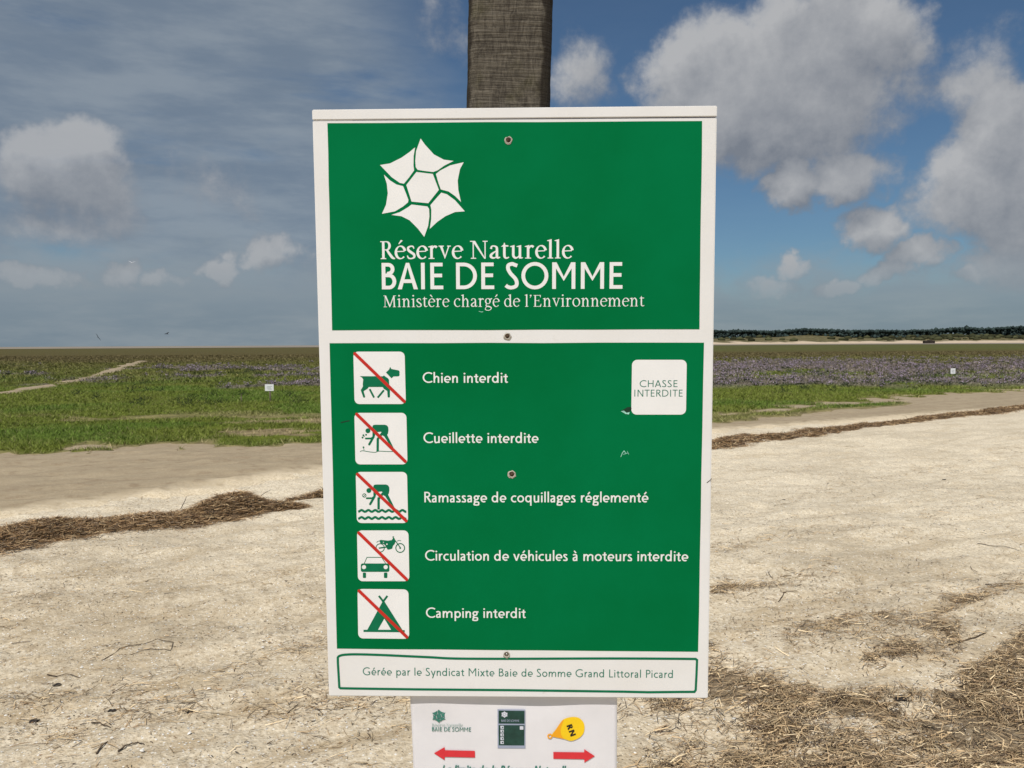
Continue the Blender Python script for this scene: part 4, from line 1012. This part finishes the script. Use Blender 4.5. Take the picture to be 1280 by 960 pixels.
    if c == 's': return 54, [S(spl([(43, X * .78, tn), (38, X * .94, tn * 1.4), (26, X - tn * .5, tn * 1.4), (12, X * .86, tk * .8), (14, X * .66, tk), (28, X * .50, tk * 1.05), (43, X * .34, tk), (44, X * .14, tk * .8), (30, tn * .5, tn * 1.3), (14, 5, tn * 1.5), (7, X * .26, tn)], 5))]
    if c == 't': return 48, [S([(20, X + 14, tn * .8), (20, X, tk * .8)] + spl([(20, X * .8, tk), (20, X * .3, tk), (23, 8, tk * .9), (33, 3, tk * .6), (45, 9, tn)])), [(4, X - tn), (14, X + 3), (42, X), (42, X - tn - 1), (4, X - tn - 2)]]
    if c == 'u': return 80, [stem(56, 4, X - 2), flag(56, X), [(56 - tk / 2, 0), (56 + tk / 2, 0), (72, 3), (72, 7), (56, 8)], S([(20, X - 2, tk)] + spl([(20, X * .5, tk), (21, X * .2, tk), (32, 4, tk * .8), (44, 8, tn * 1.2), (54, 20, tn)])), flag(20, X)]
    if c == 'v': return 72, [[(8, X - 1), (8 + tk * 1.1, X - 1), (40, 8), (37, 0)], [(62, X - 1), (62 - tn * 1.2, X - 1), (33, 6), (37, 0)], tbar(2, 32, X), tbar(48, 70, X)]
    if c == "’": return 30, [disc(14, 96, tk * .68, 10), [(14 + tk * .6, 97), (14, 90), (5, 76), (12, 79)]]
    if c == ' ': return 34, []
    return 60, []
_cache = {}
def glyph(font, ch, w):
    k = (font.__name__, ch, w)
    if k not in _cache:
        adv, it = font(ch, w); add = []
        for s in it:
            if isinstance(s, S): add += stroke_faces(s.p, s.w if s.w else w, s.c)
            else: add.append(s)
        _cache[k] = (adv,) + (region(add) if add else ([], []))
    return _cache[k]
def layout(text, font, w, track=0.0, slant=0.0):
    V = []; Fc = []; x = 0
    for ch in text:
        adv, gv, gf = glyph(font, ch, w)
        b = len(V); V += [(a + x + slant * c, c) for a, c in gv]; Fc += [tuple(i + b for i in f) for f in gf]; x += adv + track
    x0 = min(v[0] for v in V); x1 = max(v[0] for v in V)
    return [(a - x0, c) for a, c in V], Fc, x1 - x0

# ------------------------------------------------------------------ the sign board's plane
ROTP = (3.82067757e-02, -2.31451226e-02, -4.57914060e-04); T0 = np.array([5.49360382e-03, 1.23319227, 1.04218708])
def _rot(a, b, g):
    ca, sa, cb, sb, cg, sg = math.cos(a), math.sin(a), math.cos(b), math.sin(b), math.cos(g), math.sin(g)
    return np.array([[cb, -sb, 0], [sb, cb, 0], [0, 0, 1]]) @ np.array([[1, 0, 0], [0, ca, -sa], [0, sa, ca]]) @ np.array([[cg, 0, sg], [0, 1, 0], [-sg, 0, cg]])
RB = _rot(*ROTP)
def uv(px, py, off=0.0):                          # pixel -> (u, v) on the plane lying `off` behind the board's face
    d = ray(px, py); n = RB[:, 1]; o = T0 + n * off; t = ((o - CAMP) @ n) / (d @ n); q = CAMP + d * t - T0
    return float(q @ RB[:, 0]), float(q @ RB[:, 2])
MB_ = Matrix([[*RB[0], T0[0]], [*RB[1], T0[1]], [*RB[2], T0[2]], [0, 0, 0, 1]])
def flat(name, V2, Fc, off, m, parent, label=None):  # a printed layer `off` behind the face (negative: in front)
    F2 = []
    for f in Fc:
        p = [V2[i] for i in f]; A = sum(p[i][0] * p[(i + 1) % len(p)][1] - p[(i + 1) % len(p)][0] * p[i][1] for i in range(len(p)))
        F2.append(f if A > 0 else f[::-1])
    o = pymesh(name, [(a, off, b) for a, b in V2], F2, m, parent)
    if label: o['label'] = label
    return o
def pxregion(name, add, sub, off, m, parent, po=0.0, label=None):
    cv = lambda fs: [[uv(*p, po) for p in f] for f in fs]
    # scaled up for the triangulation's tolerance
    k = 1000.0; sc_ = lambda fs: [[(a * k, b * k) for a, b in f] for f in fs]
    V, Fc = region(sc_(cv(add)), sc_(cv(sub))); return flat(name, [(a / k, b / k) for a, b in V], Fc, off, m, parent, label)
def write(text, font, w, x0, x1, yb0, yb1, cap, m, parent, off, po=0.0, track=0.0, slant=0.0, label=None, name='lettering'):
    V, Fc, L = layout(text, font, w, track, slant)
    a = np.array(uv(x0, yb0, po)); b = np.array(uv(x1, yb1, po)); c = np.array(uv(x0, yb0 - cap, po))
    ex = (b - a) / L; ey = np.array([-(b - a)[1], (b - a)[0]]); ey = ey / np.linalg.norm(ey) * np.linalg.norm(c - a) / 100
    return flat(name, [tuple(a + ex * p + ey * q) for p, q in V], Fc, off, m, parent, label or ('lettering reading ' + text))

# ------------------------------------------------------------------ post
def post():
    e_ = []; rr = random.Random(5)
    zt, zb = .17, -2.05                           # along the board's own up axis
    hw = .0640; dp = .060
    prof = []                                     # rounded square section, front face flat
    for (cx_, cy_, a0) in ((hw - .022, -dp + .022, -90), (hw - .022, dp - .022, 0), (-hw + .022, dp - .022, 90), (-hw + .022, -dp + .022, 180)):
        for k in range(6): a = math.radians(a0 + 90 * k / 5); prof.append((cx_ + .022 * math.cos(a), cy_ + .022 * math.sin(a)))
    n = len(prof); ns = 420; V = []; Fc = []
    for i in range(ns + 1):
        z = zb + (zt - zb) * i / ns; r = 1 + rr.uniform(-.004, .004)
        if rr.random() < .06: r -= .012
        for (x, y) in prof:
            q = 1 + .006 * math.sin(z * 21 + x * 40) + .004 * math.sin(z * 57 - y * 60)
            V.append((x * r * q, y * r, z))
    for i in range(ns):
        for k in range(n): Fc.append((i * n + k, i * n + (k + 1) % n, (i + 1) * n + (k + 1) % n, (i + 1) * n + k))
    Fc.append(tuple(range(n))[::-1]); Fc.append(tuple(range(ns * n, (ns + 1) * n)))
    me = bpy.data.meshes.new('wooden_post'); me.from_pydata(V, [], Fc); me.update(); me.materials.append(M_post)
    o = link(bpy.data.objects.new('wooden_post', me))
    # leans a little in the picture plane against the board
    u, v = uv(634.6, 128, .015); u2, v2 = uv(637.8, 2, .015); lean = math.atan2(u2 - u, v2 - v)
    Rl = Matrix.Rotation(lean, 4, 'Y'); base = Matrix.Translation((u, .0175 + dp, v))
    o.matrix_world = MB_ @ base @ Rl
    tag(o, 'thick weathered grey wooden post with shaded edges carrying the green sign board', 'post')
post()

# ------------------------------------------------------------------ board
board = bpy.data.objects.new('sign_board', None); link(board); board.matrix_world = MB_; board.empty_display_size = .1
tag(board, 'white edged green nature reserve board with five crossed out pictograms, screwed to the post', 'sign')
TH = .0125
def slab(name, poly, y0, y1, m, parent, bev=.0012):
    bm = bmesh.new(); a = [bm.verts.new((x, y0, z)) for x, z in poly]; b = [bm.verts.new((x, y1, z)) for x, z in poly]; n = len(poly)
    bm.faces.new(a); bm.faces.new(b[::-1])
    for i in range(n): bm.faces.new((a[i], b[i], b[(i + 1) % n], a[(i + 1) % n]))
    bmesh.ops.recalc_face_normals(bm, faces=bm.faces)
    bmesh.ops.bevel(bm, geom=list(bm.edges), offset=bev, segments=2, affect='EDGES')
    return bm_obj(name, bm, m, parent)
TL, TR, BR, BL = uv(390, 137), uv(896.5, 132), uv(885, 873.3), uv(411, 870.5)
sL, sR = uv(390.4, 150.2), uv(896.2, 146.0)
def lerp(a, b, t): return (a[0] + (b[0] - a[0]) * t, a[1] + (b[1] - a[1]) * t)
slab('panel', [BL, lerp(BL, BR, .5), BR, (sR[0], sR[1] - .0004), (sL[0], sL[1] - .0001)], 0, TH, M_white, board, .0016)
strip = slab('top_strip', [(sL[0], sL[1] + .0001), (sR[0], sR[1] + .0003), TR, TL], -.0006, TH, M_white, board, .0012)
strip['label'] = 'white strip along the top edge'
flat('gap', [(sL[0] + .06, sL[1] - .0006), (sR[0] - .002, sR[1] - .0009), (sR[0] - .002, sR[1] + .0007), (sL[0] + .06, sL[1] + .0003)], [(0, 1, 2, 3)], .0012, M_crack, board)
# slightly wavering edges, as the film was cut by hand
def quad_film(c, name, off, m, parent, label):
    pts = []
    rr = random.Random(int(c[0][0]))
    for a, b in zip(c, c[1:] + c[:1]):
        for k in range(7): t = k / 7; j = 0 if k == 0 else rr.uniform(-.28, .28); pts.append((a[0] + (b[0] - a[0]) * t + j * (abs(b[1] - a[1]) > 50), a[1] + (b[1] - a[1]) * t + j * (abs(b[0] - a[0]) > 50)))
    return pxregion(name, [pts], [], off, m, parent, label=label)
film1 = quad_film([(409.3, 154.0), (877.6, 151.3), (874.3, 411.6), (415.2, 412.9)], 'green_film', -.0003, M_green, board, 'upper green field with the white star emblem')
film2 = quad_film([(412.0, 429.0), (880.0, 428.3), (872.6, 814.6), (421.2, 810.6)], 'green_film', -.0003, M_green, board, 'lower green field with the five pictograms')

def zp(pts, ox, oy, k): return [(ox + x / k, oy + y / k) for x, y in pts]
EMB = dict(
    hexa=([(630, 548), (692, 468), (793, 480), (830, 578), (765, 660), (662, 650)], False),
    a=([(718, 262), (745, 300), (800, 360), (860, 392), (921, 400), (865, 428), (822, 458), (795, 468), (745, 462), (700, 455), (688, 438), (685, 400), (690, 340)], True),
    b=([(468, 425), (530, 415), (600, 380), (650, 345), (684, 316), (675, 370), (674, 430), (678, 458), (648, 500), (615, 540), (590, 535), (540, 500)], True),
    c=([(983, 408), (960, 450), (946, 520), (950, 580), (966, 652), (930, 616), (890, 588), (842, 575), (826, 530), (812, 480), (840, 458), (900, 427)], True),
    d=([(990, 710), (930, 714), (870, 740), (820, 775), (774, 818), (783, 760), (784, 700), (778, 672), (812, 632), (845, 595), (880, 605), (930, 642)], True),
    e=([(740, 867), (700, 815), (650, 765), (600, 740), (538, 732), (590, 715), (640, 685), (662, 668), (710, 674), (760, 680), (770, 695), (772, 740), (764, 800)], True),
    f=([(480, 725), (505, 670), (516, 600), (510, 540), (492, 484), (530, 520), (570, 545), (610, 555), (628, 600), (643, 640), (640, 655), (610, 680), (560, 710)], True))
def emblem(mp): return [mp(p) for p, _ in EMB.values()]
for kk, (p, _) in EMB.items():
    pass
pxregion('emblem', emblem(lambda p: zp(p, 380, 120, 4.923)), [], -.0005, M_print, film1, label='white six pointed star emblem of curved petals round a hexagon')
write('Réserve Naturelle', serif, 13.5, 475.5, 717, 323.9, 323.0, 22.3, M_print, film1, -.0005)
write('BAIE DE SOMME', sans, 13.6, 477.5, 778, 361.7, 360.9, 33.0, M_print, film1, -.0005)
write('Ministère chargé de l’Environnement', serif, 10.5, 479.5, 805.5, 383.9, 382.9, 14.4, M_print, film1, -.0005)
for t, x0, x1, y0, y1, cap in [('Chien interdit', 528.5, 635, 478.4, 478.4, 13.1), ('Cueillette interdite', 529.5, 673.2, 553.6, 553.6, 13.1),
                               ('Ramassage de coquillages réglementé', 530.6, 810.5, 627.8, 627.8, 13.1), ('Circulation de véhicules à moteurs interdite', 531.5, 860.3, 700.5, 701.4, 13.0),
                               ('Camping interdit', 532.6, 657.3, 771.9, 772.4, 12.6)]:
    write(t, sans, 12.2, x0, x1, y0, y1, cap, M_print, film2, -.0005)

# pictogram tiles
def rrect(x0, y0, x1, y1, r, n=5, skew=(0, 0)):
    pts = []
    for cx_, cy_, a0 in ((x1 - r, y1 - r, 0), (x0 + r, y1 - r, 90), (x0 + r, y0 + r, 180), (x1 - r, y0 + r, 270)):
        for k in range(n + 1): a = math.radians(a0 + 90 * k / n); pts.append((cx_ + r * math.cos(a), cy_ + r * math.sin(a)))
    return [(x + skew[0] * (y - y0) / (y1 - y0), y + skew[1] * (x - x0) / (x1 - x0)) for x, y in pts]
def cap_stroke(pts, w):
    return stroke_faces(pts, w) + [disc(pts[0][0], pts[0][1], w / 2, 10), disc(pts[-1][0], pts[-1][1], w / 2, 10)]
def person(dx, dy, legs=True):
    sh = lambda ps: [(x + dx, y + dy) for x, y in ps]
    A = [disc(180 + dx, 650 + dy, 18.5, 16)]
    A.append(sh([(214, 618), (219, 608), (232, 605), (308, 605), (324, 611), (333, 626), (334, 648), (330, 672), (316, 690), (296, 690), (288, 684), (289, 668), (276, 657), (246, 660), (238, 664), (232, 690), (214, 690)]))
    A += cap_stroke(sh([(225, 640), (222, 696), (190, 752)]), 17); A += cap_stroke(sh([(224, 694), (204, 708), (164, 708)]), 13)
    A += stroke_faces(sh([(288, 668), (254, 712), (253, 806)]), 18)
    A += [sh([(294, 680), (322, 676), (372, 778), (362, 786)])]
    return A
def tile(label, corners, skew, oz, kz, add, sub, slash, figlabel):
    x0, y0, x1, y1 = corners
    t = pxregion('pictogram', [rrect(x0, y0, x1, y1, 6.0, skew=skew)], [], -.0005, M_print, film2, label=label)
    cvz = lambda fs: [[(oz[0] + x / kz, oz[1] + y / kz) for x, y in f] for f in fs]
    t.parent = board
    pxregion('figure', cvz(add), cvz(sub), -.0007, M_ink, t, label=figlabel)
    pxregion('slash', cvz(cap_stroke(slash, 23)), [], -.0009, M_red, t, label='red diagonal bar')
dog = [[(120, 241), (292, 242), (300, 236), (330, 257), (338, 268), (340, 315), (345, 345), (345, 396), (338, 402), (328, 398), (325, 352), (300, 336), (290, 322), (186, 322), (176, 336), (152, 350), (148, 355), (160, 396), (154, 402), (145, 400), (126, 345), (136, 330), (143, 316), (141, 300), (145, 265), (136, 252)],
       [(315, 213), (338, 192), (347, 171), (356, 187), (412, 198), (417, 205), (417, 234), (410, 242), (372, 243), (358, 256), (352, 252)]] + stroke_faces([(193, 338), (226, 401)], 14) + stroke_faces([(300, 346), (253, 402)], 14)
tile('white pictogram tile with a walking dog struck out', (441.7, 439.5, 505.8, 505.0), (1.6, 0), (430, 430), 6.0, dog, [], [(82, 72), (452, 430)], 'green walking dog')
flower = person(0, 0) + stroke_faces(spl([(122, 807), (132, 801), (150, 801), (190, 808), (235, 812), (262, 803), (330, 806), (375, 806)], 3), 4.5) + stroke_faces([(151, 797), (148, 778)], 4) + [disc(147, 774, 7, 8), disc(146, 684, 7.5, 8), disc(166, 680, 7, 8), disc(140, 701, 7.5, 8), disc(152, 692, 4, 8)]
tile('white pictogram tile with a person bending over a flower struck out', (443.0, 516.0, 508.0, 580.4), (1.4, 0), (430, 430), 6.0, flower, [], [(96, 526), (460, 880)], 'green bending person picking flowers')
def wave(y, x0=107, x1=468):
    pts = []; n = 44
    for i in range(n + 1): x = x0 + (x1 - x0) * i / n; pts.append((x, y + 6.5 * math.cos((x - x0) / 51 * 6.2832)))
    return stroke_faces(pts, 17)
shellp = person(7, -452) + wave(351) + wave(404) + ring(153, 235, 13, 5, 14) + stroke_faces([(144, 246), (162, 226)], 4)
tile('white pictogram tile with a person gathering shells in the water struck out', (444.7, 589.8, 508.8, 653.7), (1.4, 0), (430, 580), 6.0,
     [f for f in shellp if min(p[1] for p in f) < 420 and not (max(p[1] for p in f) > 352 and min(p[1] for p in f) < 335 and 245 < f[0][0] < 275)] + [[(251, 250), (269, 250), (269, 340), (251, 340)]], [], [(102, 76), (466, 424)], 'green bending person above two waves')
car = [rrect(127, 745, 341, 808, 13)] + stroke_faces([(150, 750), (173, 699), (283, 699), (316, 750)], 5) + [rrect(142, 813, 166, 854, 7), rrect(300, 813, 326, 854, 7)] \
    + ring(422, 629, 33, 7) + [disc(422, 629, 7, 10)] + ring(272, 628, 31, 6) + [[(266, 574), (276, 568), (330, 574), (358, 570), (370, 552), (378, 553), (388, 578), (380, 600), (368, 612), (362, 634), (338, 641), (326, 640), (316, 618), (300, 600), (272, 592)]] \
    + stroke_faces([(366, 545), (382, 570), (425, 629)], 7) + stroke_faces([(262, 630), (318, 622)], 10) + stroke_faces(spl([(245, 588), (256, 578), (272, 577)], 3), 4) + stroke_faces(spl([(398, 578), (412, 573), (428, 575)], 3), 4) + stroke_faces([(364, 546), (376, 543)], 5)
tile('white pictogram tile with a car and a motorbike struck out', (446.3, 662.9, 510.6, 726.4), (1.2, 0), (430, 580), 6.0, car, [disc(150, 772, 16, 14), disc(313, 772, 16, 14), disc(322, 600, 6, 8), disc(296, 586, 4, 8)], [(112, 516), (470, 864)], 'green car and motorbike')
tent = stroke_faces([(262, 148), (300, 196)], 15) + stroke_faces([(326, 148), (290, 196)], 15) + [[(290, 190), (304, 190), (440, 405), (174, 405)]] + [[(147, 402), (456, 405), (456, 421), (147, 418)]]
tile('white pictogram tile with a tent struck out', (446.9, 736.0, 510.6, 797.8), (1.0, 0.6), (430, 720), 6.0, tent, [[(303, 318), (354, 402), (255, 402)]], [(114, 110), (472, 456)], 'green tent on a ground line')
ch = pxregion('hunting_tile', [rrect(790.0, 449.7, 858.4, 518.2, 6.6, skew=(-1.0, 0))], [], -.0005, M_print, board, label='blank white rounded tile at the right forbidding hunting')
write('CHASSE', sans, 10.5, 799.5, 846.8, 483.7, 483.7, 8.4, M_inkpale, ch, -.0007, track=5)
write('INTERDITE', sans, 10.5, 792.9, 853.2, 495.6, 495.6, 8.5, M_inkpale, ch, -.0007, track=5)

# bottom caption in its green outline
outl = spl([(422.3, 822), (424, 820), (430, 818.4), (445, 817.8), (475, 818.6), (510, 820.2), (540, 821.6), (570, 823.1), (640, 823.4), (760, 823.0), (850, 823.4)], 4) + [(869.5, 823.6), (871.3, 825), (870.5, 845), (869.6, 862.5), (868.0, 864.7), (850, 864.8), (810, 865.2), (780, 864.5), (640, 862.6), (520, 861.6), (440, 860.5), (425.6, 860.2), (424.2, 859), (423.4, 845), (422.4, 828)]
pxregion('outline', stroke_faces(outl, 2.9, True), [], -.0003, M_ink, board, label='thin hand cut green outline round the caption')
write('Gérée par le Syndicat Mixte Baie de Somme Grand Littoral Picard', sans, 10.5, 453.6, 841.0, 843.8, 847.3, 9.7, M_inkpale, board, -.0003, track=2.5)

# screws sunk in chipped holes
def screw(px, py, seed, r=4.6, chip=True):
    u, v = uv(px, py); s = .00118; rr = random.Random(seed); n = 14
    bm = bmesh.new()
    rim = [bm.verts.new((u + math.cos(6.2832 * k / n) * r * s * (1.12 + rr.uniform(-.16, .20)), -.0009, v + math.sin(6.2832 * k / n) * r * s * (1.12 + rr.uniform(-.16, .20)) - .0006)) for k in range(n)]
    mid = [bm.verts.new((u + math.cos(6.2832 * k / n) * r * s * .82, -.0016, v + math.sin(6.2832 * k / n) * r * s * .82)) for k in range(n)]
    inn = [bm.verts.new((u + math.cos(6.2832 * k / n) * r * s * .66, -.0007, v + math.sin(6.2832 * k / n) * r * s * .66)) for k in range(n)]
    for A, B in ((rim, mid), (mid, inn)):
        for k in range(n): bm.faces.new((A[k], A[(k + 1) % n], B[(k + 1) % n], B[k]))
    e = bm_obj('screw', bm, M_chip, board)
    e['label'] = {1: 'screw in a chipped hole near the top edge', 2: 'screw in the white band between the green fields', 3: 'screw in a torn hole in the lower green field', 4: 'screw above the bottom caption'}[seed]
    flat('hole', [(u + math.cos(6.2832 * k / n) * r * s * .70, v + math.sin(6.2832 * k / n) * r * s * .70) for k in range(n)], [tuple(range(n))], -.0008, M_rust, e)
    bm = bmesh.new(); bmesh.ops.create_uvsphere(bm, u_segments=10, v_segments=6, radius=r * s * .42)
    for q in bm.verts: q.co = Vector((q.co.x + u, q.co.y * .5 - .0008, q.co.z + v))
    bm_obj('head', bm, M_rust if seed != 4 else M_steel, e, True)
screw(635.6, 175.3, 1); screw(634.3, 420.2, 2, 4.3); screw(639.8, 592.6, 3, 4.8); screw(633.3, 817.6, 4, 4.2)
# tears and scuffs in the film
pxregion('tear', [[(776, 513.5), (781, 511), (784, 509), (789, 508.5), (789.5, 511), (787, 515), (783, 516.2)]], [], -.0006, M_dkfilm, film2, label='dark tear in the film beside the hunting tile')
pxregion('tear_edge', [[(776, 514), (780, 513.2), (783, 516), (787, 515), (786, 518), (782, 517.4)]], [], -.0007, M_peel, film2, label='pale curled lip of the tear')
pxregion('scratch', stroke_faces([(776, 571), (778, 566), (780, 563.5), (782, 566)], .8) + stroke_faces([(779, 568), (785, 566)], .7) + stroke_faces([(784, 564), (786, 568)], .6), [], -.0005, M_peel, film2, label='faint pale scratches below the hunting tile')
pxregion('scratch', stroke_faces([(426, 528.3), (431, 527), (437, 525.8)], 1.3), [], -.0005, M_dkfilm, film2, label='short dark slit at the left edge of the lower film')
pxregion('scratch', stroke_faces([(598.5, 389), (602, 390), (604, 389.6)], .7), [], -.0005, M_peel, film1, label='tiny pale nick under the ministry line')
pxregion('scratch', stroke_faces([(883.5, 603.5), (888, 600), (889.5, 598)], .9), [], -.0003, M_rust, board, label='small dark nick on the right white margin')

# ------------------------------------------------------------------ laminated notice under the board
PO = .0132
notice = bpy.data.objects.new('paper_notice', None); link(notice); notice.matrix_world = MB_; notice.empty_display_size = .1
tag(notice, 'laminated white paper notice with red arrows fixed under the green board', 'notice')
def paper():
    a = uv(513.2, 879, PO); b = uv(771.4, 879, PO); c = uv(517.0, 960, PO); k = (c[0] - a[0]) / (c[1] - a[1])
    top = a[1] + .035; bot = top - .216; nx, ny = 60, 40; V = []; Fc = []
    for j in range(ny + 1):
        z = top + (bot - top) * j / ny
        for i in range(nx + 1):
            t = i / nx; x = a[0] + (b[0] - a[0]) * t + k * (z - a[1]) * (1 - t) + .0 * t
            dip = max(0, 1 - (a[1] + .012 - z) / .040) if z < a[1] + .012 else 1
            y = PO - dip * (.0016 * math.sin(t * 7.2 + .6) + .0007 * math.sin(t * 17)) - .0004 * math.sin(t * 9 + z * 30)
            V.append((x, y, z))
    for j in range(ny):
        for i in range(nx): q = j * (nx + 1) + i; Fc.append((q, q + nx + 1, q + nx + 2, q + 1))
    o = pymesh('sheet', V, Fc, M_paper, notice, True)
    m = o.modifiers.new('thick', 'SOLIDIFY'); m.thickness = .0006; m.offset = -1
    # rigid backing that the sheet is taped to
    slab('backing', [(a[0] + .002, bot + .002), (b[0] - .003, bot + .002), (b[0] - .003, top - .002), (a[0] + .002, top - .002)], PO + .0024, PO + .0034, M_white, notice, .0003)
paper()
PF = PO - .0011
pz = lambda pts: zp(pts, 500, 860, 4.414)
def k2(p):                                         # emblem -> small emblem on the notice
    return [(548.5 + (x - 727) * 17.0 / 522, 895.2 + (y - 565) * 17.6 / 605) for x, y in p]
pxregion('emblem', emblem(k2), [], PF, M_ptext, notice, PF, 'small teal star emblem')
write('Réserve Naturelle', serif, 12, 540.0, 578.5, 908.3, 908.7, 4.0, M_ptext2, notice, PF, PF)
write('BAIE DE SOMME', sans, 13, 540.0, 588.8, 914.0, 914.6, 5.2, M_ptext, notice, PF, PF)
pc = pxregion('board_picture', [pz([(538, 117), (691, 119), (692, 334), (539, 333)])], [], PF, M_pblue, notice, PF, 'small printed picture of the green board')
pxregion('print', [pz([(544, 124), (687, 126), (687, 197), (544, 196)]), pz([(544, 204), (687, 205), (686, 317), (545, 316)])], [], PF - .0002, M_pdark, pc, PF)
def k3(p): return [(630.6 + (x - 727) * 8.2 / 522, 893.0 + (y - 565) * 8.6 / 605) for x, y in p]
tl = [pz([(554 + 0 * i, 208 + 21 * i), (572, 208 + 21 * i), (573, 224 + 21 * i), (555, 224 + 21 * i)]) for i in range(5)]
pxregion('emblem', emblem(k3), [], PF - .0004, M_plight, pc, PF)
for t_ in tl + [pz([(661, 210), (681, 210), (681, 229), (661, 229)])]: pxregion('tile', [t_], [], PF - .0004, M_plight, pc, PF)
pxregion('tile_marks', [[(x + .5 * (1 if i else 1), y) for i, (x, y) in enumerate(pz([(560, 213 + 21 * k), (567, 213 + 21 * k), (568, 220 + 21 * k), (559, 219 + 21 * k)]))] for k in range(5)], [], PF - .0005, M_pdark, pc, PF)
write('BAIE DE SOMME', sans, 13, 626.7, 649.0, 902.0, 902.2, 2.7, M_pblue, pc, PF - .0004, PF)
buoy = pxregion('buoy_picture', [pz(spl([(838, 265), (862, 226), (888, 188), (905, 172), (935, 162), (965, 160), (992, 168), (1012, 190), (1018, 215), (1014, 245), (998, 268), (972, 284), (940, 292), (900, 280)], 4, True))], [], PF, M_yellow, notice, PF, 'yellow and orange pear shaped buoy marked RN')
pxregion('orange_band', [pz(spl([(839, 264), (862, 226), (888, 188), (903, 176), (893, 205), (886, 235), (892, 265), (906, 281), (870, 273)], 3, True))], [], PF - .0002, M_orange, buoy, PF)  # orange print on the left part of the buoy
pxregion('eye', [pz(f) for f in ring(827, 266, 11, 7, 16)], [], PF - .0002, M_orange, buoy, PF)
def rn():
    V, Fc, L = layout('RN', sans, 19, 4); a = np.array(uv(*pz([(918, 208)])[0], PF)); b = np.array(uv(*pz([(942, 268)])[0], PF))
    ex = (b - a) / L; ey = np.array([-ex[1], ex[0]]); ey = ey / np.linalg.norm(ey) * .0061 / 100 * 1.5
    flat('lettering', [tuple(a + ex * p + ey * q) for p, q in V], Fc, PF - .0004, M_black, buoy, 'black letters RN')
rn()
pxregion('arrow', [pz([(187, 360), (246, 326), (247, 343), (413, 347), (414, 384), (247, 380), (246, 398)])], [], PF, M_pred, notice, PF, 'red arrow pointing left')
pxregion('arrow', [pz([(1075, 376), (1017, 338), (1016, 355), (846, 353), (846, 391), (1017, 393), (1017, 412)])], [], PF, M_pred, notice, PF, 'red arrow pointing right')
write('La ', sans, 13, 552.2, 564.5, 966.0, 966.1, 9.6, M_ptext, notice, PF, PF, slant=.2, label='lettering reading La')
write('limite de la Réserve Naturelle', sans, 18, 567.5, 712.5, 966.1, 967.2, 9.6, M_ptext, notice, PF, PF, slant=.2, track=-1)
# dark line under the board where the paper is tucked
print('objects', len(bpy.data.objects))
